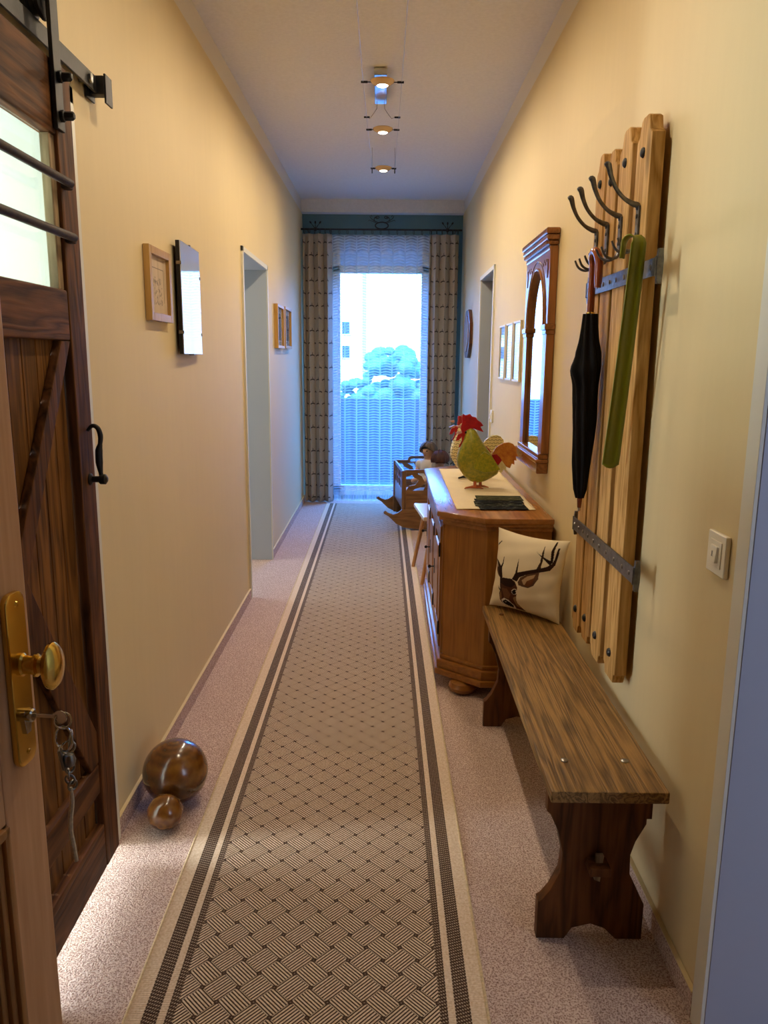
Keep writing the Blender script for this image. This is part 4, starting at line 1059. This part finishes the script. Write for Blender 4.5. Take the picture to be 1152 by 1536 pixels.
def doll(name, label, loc, rz, hairm, skinm, dressm, tilt=0):
    t = thing(name, label, 'doll', loc, rz, 'dolls in the cradle')
    # body: one continuous skinned figure, seated, face towards -y
    vs = [(0, 0, .05), (0, 0, .13), (0, 0, .195), (0, -.004, .232), (0, -.010, .285), (0, -.012, .325),
          (-.065, -.004, .185), (-.095, -.03, .135), (-.085, -.085, .105), (.065, -.004, .185), (.095, -.03, .135), (.085, -.085, .105),
          (-.045, -.06, .045), (-.055, -.14, .05), (-.055, -.17, .045), (.045, -.06, .045), (.055, -.14, .05), (.055, -.17, .045)]
    es = [(0, 1), (1, 2), (2, 3), (3, 4), (4, 5), (2, 6), (6, 7), (7, 8), (2, 9), (9, 10), (10, 11), (0, 12), (12, 13), (13, 14), (0, 15), (15, 16), (16, 17)]
    rs = [.055, .055, .040, .024, .060, .052, .028, .022, .018, .028, .022, .018, .034, .026, .022, .034, .026, .022]
    me = bpy.data.meshes.new('doll_body'); me.from_pydata(vs, es, [])
    o = bpy.data.objects.new('body', me); COL.objects.link(o); o.parent = t; me.materials.append(skinm)
    md = o.modifiers.new('skin', 'SKIN'); md.use_smooth_shade = True
    sd = me.skin_vertices[0].data
    for k, r_ in enumerate(rs): sd[k].radius = (r_, r_)
    sd[0].use_root = True
    o.modifiers.new('sub', 'SUBSURF').levels = 2; o.modifiers['sub'].render_levels = 2
    # hair: cap open at the face
    def hf(u, v):
        a = u*2*math.pi; ph = v*math.pi*.62
        front = max(0, -math.sin(a)); ph *= 1-.46*front**1.2
        r_ = .071+.004*math.sin(7*a+3)*v+.003*math.sin(13*a)
        return (r_*math.sin(ph)*math.cos(a)*1.06, r_*math.sin(ph)*math.sin(a)*1.05-.004, .300+r_*math.cos(ph)*1.08)
    h_ = MB().grid(hf, 40, 14, True).build('hair', hairm, t, smooth=80)
    ms = h_.modifiers.new('thick', 'SOLIDIFY'); ms.thickness = .010; ms.offset = 1
    for s in (-1, 1): MB().ball((s*.023, -.066, .300), (.008, .004, .006), 10, 8).build('eye', M['eye'], t)
    MB().ball((0, -.071, .283), (.007, .008, .008), 10, 8).build('nose', skinm, t)
    MB().ball((0, -.064, .262), (.013, .004, .004), 10, 6).build('mouth', M['lips'], t)
    for s in (-1, 1): MB().ball((s*.064, -.006, .285), (.006, .011, .014), 10, 8).build('ear', skinm, t)
    # dress with puffed sleeves
    d = MB(); d.lathe([(.052, .222), (.070, .20), (.072, .16), (.074, .11), (.10, .06), (.13, .03), (.12, .022), (.06, .03)], (0, 0, 0), 'z', 28, (1, .9, 1))
    for s in (-1, 1): d.ball((s*.080, -.012, .170), (.040, .036, .042), 14, 10, (0, s*.5, 0))
    d.build('dress', dressm, t, smooth=80)
    return t
doll('doll', 'dark haired doll in a white dress sitting up in the cradle', (.40, 6.62, .335), R(-35), M['hair'], M['skin'], M['dress'])
d2 = doll('doll', 'reddish brown haired doll beside the white dressed one, half hidden', (.49, 6.50, .275), R(150), M['hair2'], M['skin'], cloth('brown_doll_dress', '6A4632'))

# ------------------------------------------------------------------ wooden balls
b1 = MB().ball((0, 0, 0), (.102, .102, .102), 48, 32).build('wooden_ball', M['ball1'], loc=(-.655, 2.26, .102)); tag(b1, 'large polished wooden ball on the carpet by the wall', 'ball')
crk = MB(); crk.tube([(.035, .03, .0905), (.045, .022, .0885), (.055, .018, .0835)], [.0005, .002, .0005], 6); crk.build('crack', M['iron'], b1)
b2_ = MB().ball((0, 0, 0), (.053, .053, .053), 40, 24).build('wooden_ball', M['ball2'], loc=(-.648, 2.108, .053)); tag(b2_, 'small turned wooden ball in front of the large ball', 'ball')

# ------------------------------------------------------------------ curtains
def drape_mat():
    n = NT('drape_fabric'); at = n.n('ShaderNodeUVMap'); x, y, z = n.xyz(at.outputs[0])
    cx, cz = .095, .115
    row = n.math('FLOOR', n.math('DIVIDE', y, cz)); odd = n.math('FLOORED_MODULO', row, 2)
    px = n.math('MULTIPLY', n.math('SUBTRACT', n.math('FRACT', n.math('ADD', n.math('DIVIDE', x, cx), n.math('MULTIPLY', odd, .5))), .5), cx)
    pz = n.math('MULTIPLY', n.math('SUBTRACT', n.math('FRACT', n.math('DIVIDE', y, cz)), .5), cz)
    # a small sprig: two drooping leaves
    ax = n.math('ABSOLUTE', px)
    curve = n.math('ADD', pz, n.math('MULTIPLY', n.math('MULTIPLY', ax, ax), 16))
    leaf = n.math('MULTIPLY', n.math('LESS_THAN', n.math('ABSOLUTE', curve), .0062), n.math('LESS_THAN', ax, .024))
    stem = n.math('MULTIPLY', n.math('LESS_THAN', ax, .0025), n.math('LESS_THAN', n.math('ABSOLUTE', n.math('SUBTRACT', pz, .012)), .012))
    mk = n.math('MAXIMUM', leaf, stem)
    w_ = n.noise(n.obj(), 300, 2)
    base = n.ramp(w_, [(.3, lin('A39A90')), (.7, lin('BDB5AB'))])
    n.set(col=n.mix(n.math('MULTIPLY', mk, .85), base, lin('2A2830')), rough=.9, spec=.1)
    return n.m
M['drape'] = drape_mat()
def drape(name, label, x0, x1, flip):
    t = thing(name, label, 'curtain', ((x0+x1)/2, 7.545, 0), 0, 'patterned drapes')
    w_ = x1-x0; Z0, Z1 = .008, 2.545; nu, nv = 120, 60
    me = bpy.data.meshes.new('drape'); vs = []; uv = []
    for i in range(nu+1):
        u = i/nu
        for j in range(nv+1):
            v = j/nv; z = Z0+(Z1-Z0)*v
            pinch = 1-.05*math.sin(math.pi*v)*0
            amp = .046+.006*math.sin(5*v+u*4); 
            if v > .93: amp *= 1-.45*(v-.93)/.07
            ph = 2*math.pi*3.3*u+.5*math.sin(2.2*v)*math.sin(6*u)
            xx = (u-.5)*w_*(1+.05*(1-v)*0)+.006*math.sin(2*ph)
            vs.append((xx, amp*math.sin(ph)+.004*math.sin(11*u+3*v), z)); uv.append((u*w_*1.85, z))
    fs = [(i*(nv+1)+j, (i+1)*(nv+1)+j, (i+1)*(nv+1)+j+1, i*(nv+1)+j+1) for i in range(nu) for j in range(nv)]
    me.from_pydata(vs, [], fs); ul = me.uv_layers.new(name='UVMap')
    for l in me.loops: ul.data[l.index].uv = uv[l.vertex_index]
    for p in me.polygons: p.use_smooth = True
    me.materials.append(M['drape']); o = bpy.data.objects.new('fabric', me); COL.objects.link(o); o.parent = t
    md = o.modifiers.new('thick', 'SOLIDIFY'); md.thickness = .003
    for k in range(6):
        m = MB(); x = (k/5-.5)*w_*.9; ring(m, (x, 0, 2.571), .021, .0025, (R(90), 0, R(78)), 18); m.box((x, 0, 2.548), (.004, .004, .012)); m.build('curtain_ring', M['iron'], t)
    return t
drape('curtain', 'left patterned beige drape beside the window', -.755, -.485, 1)
drape('curtain', 'right patterned beige drape beside the window', .43, .705, -1)
def sheer_mat():
    m = bpy.data.materials.new('sheer_net'); m.use_nodes = True
    n = NT('sheer_net_curtain'); t = n.t
    at = n.n('ShaderNodeUVMap'); x, y, z = n.xyz(at.outputs[0])
    wav = n.math('MULTIPLY', n.math('SINE', n.math('MULTIPLY', x, 2*math.pi/.115)), .004)
    zz = n.math('ADD', y, wav)
    st_ = n.math('SINE', n.math('MULTIPLY', zz, 2*math.pi/.026))
    colm = n.math('SINE', n.math('MULTIPLY', x, 2*math.pi/.0575))
    band = n.math('GREATER_THAN', n.math('ADD', st_, n.math('MULTIPLY', colm, .25)), .05)
    vthread = n.math('GREATER_THAN', n.math('SINE', n.math('MULTIPLY', x, 2*math.pi/.115)), .93)
    head = n.math('GREATER_THAN', y, 2.40)
    fringe = n.math('LESS_THAN', y, .10)
    fr = n.math('GREATER_THAN', n.math('SINE', n.math('MULTIPLY', x, 2*math.pi/.016)), -.1)
    body = n.math('MAXIMUM', band, vthread)
    dens = n.math('ADD', .12, n.math('MULTIPLY', body, .40))
    dens = n.math('ADD', n.math('MULTIPLY', dens, n.math('SUBTRACT', 1, fringe)), n.math('MULTIPLY', fringe, n.math('ADD', .1, n.math('MULTIPLY', fr, .7))))
    dens = n.math('ADD', dens, n.math('MULTIPLY', head, .2), clamp=True)
    tr = n.n('ShaderNodeBsdfTransparent'); df = n.n('ShaderNodeBsdfDiffuse'); tl = n.n('ShaderNodeBsdfTranslucent')
    df.inputs[0].default_value = lin('DDE1E6'); tl.inputs[0].default_value = lin('DDE1E6')
    a = n.n('ShaderNodeMixShader'); n.put(a, 0, .45); t.links.new(df.outputs[0], a.inputs[1]); t.links.new(tl.outputs[0], a.inputs[2])
    b = n.n('ShaderNodeMixShader'); n.put(b, 0, dens); t.links.new(tr.outputs[0], b.inputs[1]); t.links.new(a.outputs[0], b.inputs[2])
    t.links.new(b.outputs[0], n.out.inputs[0])
    return n.m
M['sheer'] = sheer_mat()
shr = thing('net_curtain', 'white net curtain with wavy stripes hanging across the window', 'curtain', (-.03, 7.63, 0))
def sheer():
    nu, nv = 160, 60; me = bpy.data.meshes.new('net'); vs = []; uv = []; w_ = .97
    for i in range(nu+1):
        u = i/nu
        for j in range(nv+1):
            v = j/nv; z = .006+2.545*v; amp = .014+.004*math.sin(3*v+5*u)
            vs.append(((u-.5)*w_, amp*math.sin(2*math.pi*8.4*u+.4*math.sin(3*v)), z)); uv.append((u*w_, z))
    fs = [(i*(nv+1)+j, (i+1)*(nv+1)+j, (i+1)*(nv+1)+j+1, i*(nv+1)+j+1) for i in range(nu) for j in range(nv)]
    me.from_pydata(vs, [], fs); ul = me.uv_layers.new(name='UVMap')
    for l in me.loops: ul.data[l.index].uv = uv[l.vertex_index]
    for p in me.polygons: p.use_smooth = True
    me.materials.append(M['sheer']); o = bpy.data.objects.new('net', me); COL.objects.link(o); o.parent = shr
sheer()
for k in range(13):
    m = MB(); x = (k/12-.5)*.93; ring(m, (x, -.055, 2.567), .019, .0022, (R(90), 0, R(70)), 16); m.build('curtain_ring', M['iron'], shr)
# rod with scrollwork
rod = thing('curtain_rod', 'black wrought iron curtain rod with leaf and scroll ornaments', 'curtain rod', (-.02, 7.57, 2.59))
MB().tube([(-.755, 0, 0), (.752, 0, 0)], .0085, 12).build('rod', M['iron'], rod)
for x in (-.62, .615):
    m = MB(); m.lathe([(.016, -.012), (.018, 0), (.016, .012)], (x, 0, 0), 'x', 12)
    for s in (-1, 0, 1):
        m.tube([(x+s*.008, 0, .008), (x+s*.02, 0, .03), (x+s*.042, 0, .052)], [.003, .003, .002], 6, up=(0, 1, 0)); m.ball((x+s*.045, 0, .06), (.008, .006, .014), 10, 8, (0, s*.7, 0))
    m.build('leaf_ornament', M['iron'], rod)
m = MB()
ring(m, (0, 0, .042), .001, .001, (0, 0, 0), 6)
m.tube([(.06*math.cos(k*2*math.pi/28), 0, .036+.03*math.sin(k*2*math.pi/28)) for k in range(28)], .006, 8, closed=True)
for s in (-1, 1):
    pts = []
    for k in range(26):
        a = k/25; th = a*3.6*math.pi*.9; rr = .030*(1-a*.75)
        pts.append((s*(.035+.010+rr*math.sin(th+.2)), 0, .068+.03*min(1, a*3)+rr*(1-math.cos(th+.2))*.5))
    m.tube(pts, .0035, 6, up=(0, 1, 0))
    m.tube([(s*.03, 0, .062), (s*.07, 0, .078), (s*.10, 0, .098), (s*.112, 0, .118), (s*.098, 0, .126), (s*.09, 0, .114)], .0035, 6, up=(0, 1, 0))
    m.tube([(s*.05, 0, .06), (s*.09, 0, .075), (s*.118, 0, .085), (s*.126, 0, .075)], .003, 6, up=(0, 1, 0))
m.build('scroll_crown', M['iron'], rod)
for x in (-.70, .70):
    MB().tube([(x, 0, 0), (x, .19, 0)], .006, 8).build('bracket', M['iron'], rod)

# ------------------------------------------------------------------ ceiling cable lights
disc = plain('frosted_lamp_ring', 'D9B98C', .25); cyl = plain('dark_lamp_clip', '2A2A2C', .35, .6)
ZL = 2.70
def lamp(y, x0, hw, label):
    t = thing('cable_spotlight', label, 'ceiling light', (x0, y, ZL), 0, 'cable spotlights')
    m = MB(); m.lathe([(.028, -.012), (.036, -.010), (.056, .004), (.058, .010), (.050, .014), (.030, .016), (.020, .020), (0, .020)], (0, 0, 0), 'z', 36); m.build('reflector_dish', disc, t)
    m = MB(); m.lathe([(0, -.016), (.020, -.0155), (.029, -.011), (.029, -.008), (0, -.008)], (0, 0, 0), 'z', 28); m.build('bulb', M['bulb'], t)
    for s in (-1, 1):
        m = MB(); m.tube([(s*.052, 0, .004), (s*hw, 0, .004)], .0025, 8); m.lathe([(0, 0), (.0055, 0), (.0055, .032), (0, .032)], (s*(hw-.022 if s > 0 else hw+.010), 0, .004), 'x', 12); m.build('crossbar', cyl, t)
    return t
LY = [(4.02, -.012, .093), (4.80, -.010, .086), (5.72, -.006, .079)]
for (y, x, hw), lb in zip(LY, ('round ceiling spotlight nearest the camera on the cables', 'round ceiling spotlight in the middle of the three', 'round ceiling spotlight nearest the window on the cables')): lamp(y, x, hw, lb)
wr = plain('steel_cable', 'A9A6A0', .3, .9)
for s, lb in ((-1, 'left thin steel cable carrying the ceiling spotlights'), (1, 'right thin steel cable carrying the ceiling spotlights')):
    xa, xb = (-.012+s*.093, -.006+s*.079)
    o = MB().tube([(xa+s*.010, -1.40, ZL+.002), (xa, 4.02, ZL+.004), (xb, 5.74, ZL+.004)], .0013, 6).build('lamp_cable', wr); tag(o, lb, 'cable', 'lamp cables')
    m = MB(); m.tube([(0, 0, .142), (0, 0, .0)], .001, 6); m.tube([(0, 0, .004), (0, .002, -.012), (0, .008, -.026)], .0035, 6)
    m.build('tension_hook', cyl, o, loc=(xb, 5.74, ZL+.004)); 
tb = thing('lamp_transformer', 'chrome box transformer on the ceiling above the spotlights', 'transformer', (-.022, 4.40, 2.799)); tb.rotation_euler = (.015, 0, 0)
MB().span((-.033, -.235, -.012), (.033, .235, .023), .004).build('housing', M['chrome'], tb)
for s in (-1, 1):
    m = MB(); m.tube([(s*.02, .22, -.008), (s*.022, .235, -.035), (s*.04, .20, -.07), (s*.060, .185, -.098), (s*.088, .17, -.094)], .0018, 6); m.build('feed_wire', wr, tb)
    m = MB(); m.lathe([(0, -.016), (.005, -.016), (.005, .016), (0, .016)], (s*.084+.008, .17, -.096), 'x', 10); m.build('cable_clamp', cyl, tb)

# ------------------------------------------------------------------ lights
def area(name, loc, rot, sx, sy, power, col, shape='RECTANGLE', spread=180):
    l = bpy.data.lights.new(name, 'AREA'); l.shape = shape; l.size = sx
    if shape in ('RECTANGLE', 'ELLIPSE'): l.size_y = sy
    l.energy = power; l.color = col; l.spread = R(spread)
    o = bpy.data.objects.new(name, l); COL.objects.link(o); o.location = loc; o.rotation_euler = rot; return o
WARM = (1.0, .81, .57)
for k, (y, x, hw) in enumerate(LY):
    area('spot_glow', (x, y, ZL-.02), (0, 0, 0), .05, .05, 8.5, WARM, 'DISK')
for k, y in enumerate((3.0, 2.0)):  # added lights out of view, without fixtures, brightening the near walls
    area('near_fill_glow', (-.015, y, ZL-.02), (0, 0, 0), .05, .05, 6, WARM, 'DISK')
DAY = (.80, .90, 1.0)
area('side_room_assumed_daylight', (-3.6, 2.0, 1.3), (0, R(-90), 0), 2.3, 1.2, 300, DAY)  # area light for assumed daylight; the side room has no window
area('middle_room_assumed_daylight', (-2.8, 5.2, 1.3), (0, R(-90), 0), 1.4, 1.2, 30, (.70, .84, 1.0))  # daylight assumed here too, given by an added area light without a window
area('near_right_room_added_fill', (2.2, -.6, 1.4), (R(90), 0, 0), 1.0, 1.4, 19, (.62, .72, 1.0))  # added cool fill that brightens the right door jamb; no window in this room
sl = bpy.data.lights.new('sun', 'SUN'); sl.energy = 7; sl.color = (1, .95, .86); sl.angle = R(.6); so_ = bpy.data.objects.new('sun', sl); COL.objects.link(so_); so_.location = (0, -5, 12); so_.rotation_euler = (R(52), 0, R(-18))
# daylight from the sky
wd = bpy.data.worlds.new('sky'); S.world = wd; wd.use_nodes = True; t = wd.node_tree; bg = t.nodes['Background']
tcw = t.nodes.new('ShaderNodeTexCoord'); sep = t.nodes.new('ShaderNodeSeparateXYZ'); rmp = t.nodes.new('ShaderNodeValToRGB')
t.links.new(tcw.outputs['Generated'], sep.inputs[0]); t.links.new(sep.outputs[2], rmp.inputs[0]); t.links.new(rmp.outputs[0], bg.inputs[0])
cr_ = rmp.color_ramp; cr_.elements[0].position = 0; cr_.elements[0].color = (.065, .078, .10, 1); cr_.elements[1].position = .16; cr_.elements[1].color = (.06, .29, 1.0, 1)
e = cr_.elements.new(.09); e.color = (.07, .11, .2, 1)
bg.inputs[1].default_value = 27.0
prt = area('window_portal', ((WX0+WX1)/2, YE+.25, (WZ1)/2), (R(-90), 0, 0), WX1-WX0, WZ1, 1, (1, 1, 1)); prt.data.cycles.is_portal = True

# ------------------------------------------------------------------ render look
S.view_settings.view_transform = 'Standard'; S.view_settings.look = 'None'; S.view_settings.gamma = 1; S.view_settings.exposure = 0.22
S.view_settings.use_curve_mapping = False
S.cycles.use_denoising = True
S.cycles.max_bounces = 10; S.cycles.diffuse_bounces = 6; S.cycles.transparent_max_bounces = 16; S.cycles.sample_clamp_indirect = 6
S.cycles.caustics_reflective = False; S.cycles.caustics_refractive = False
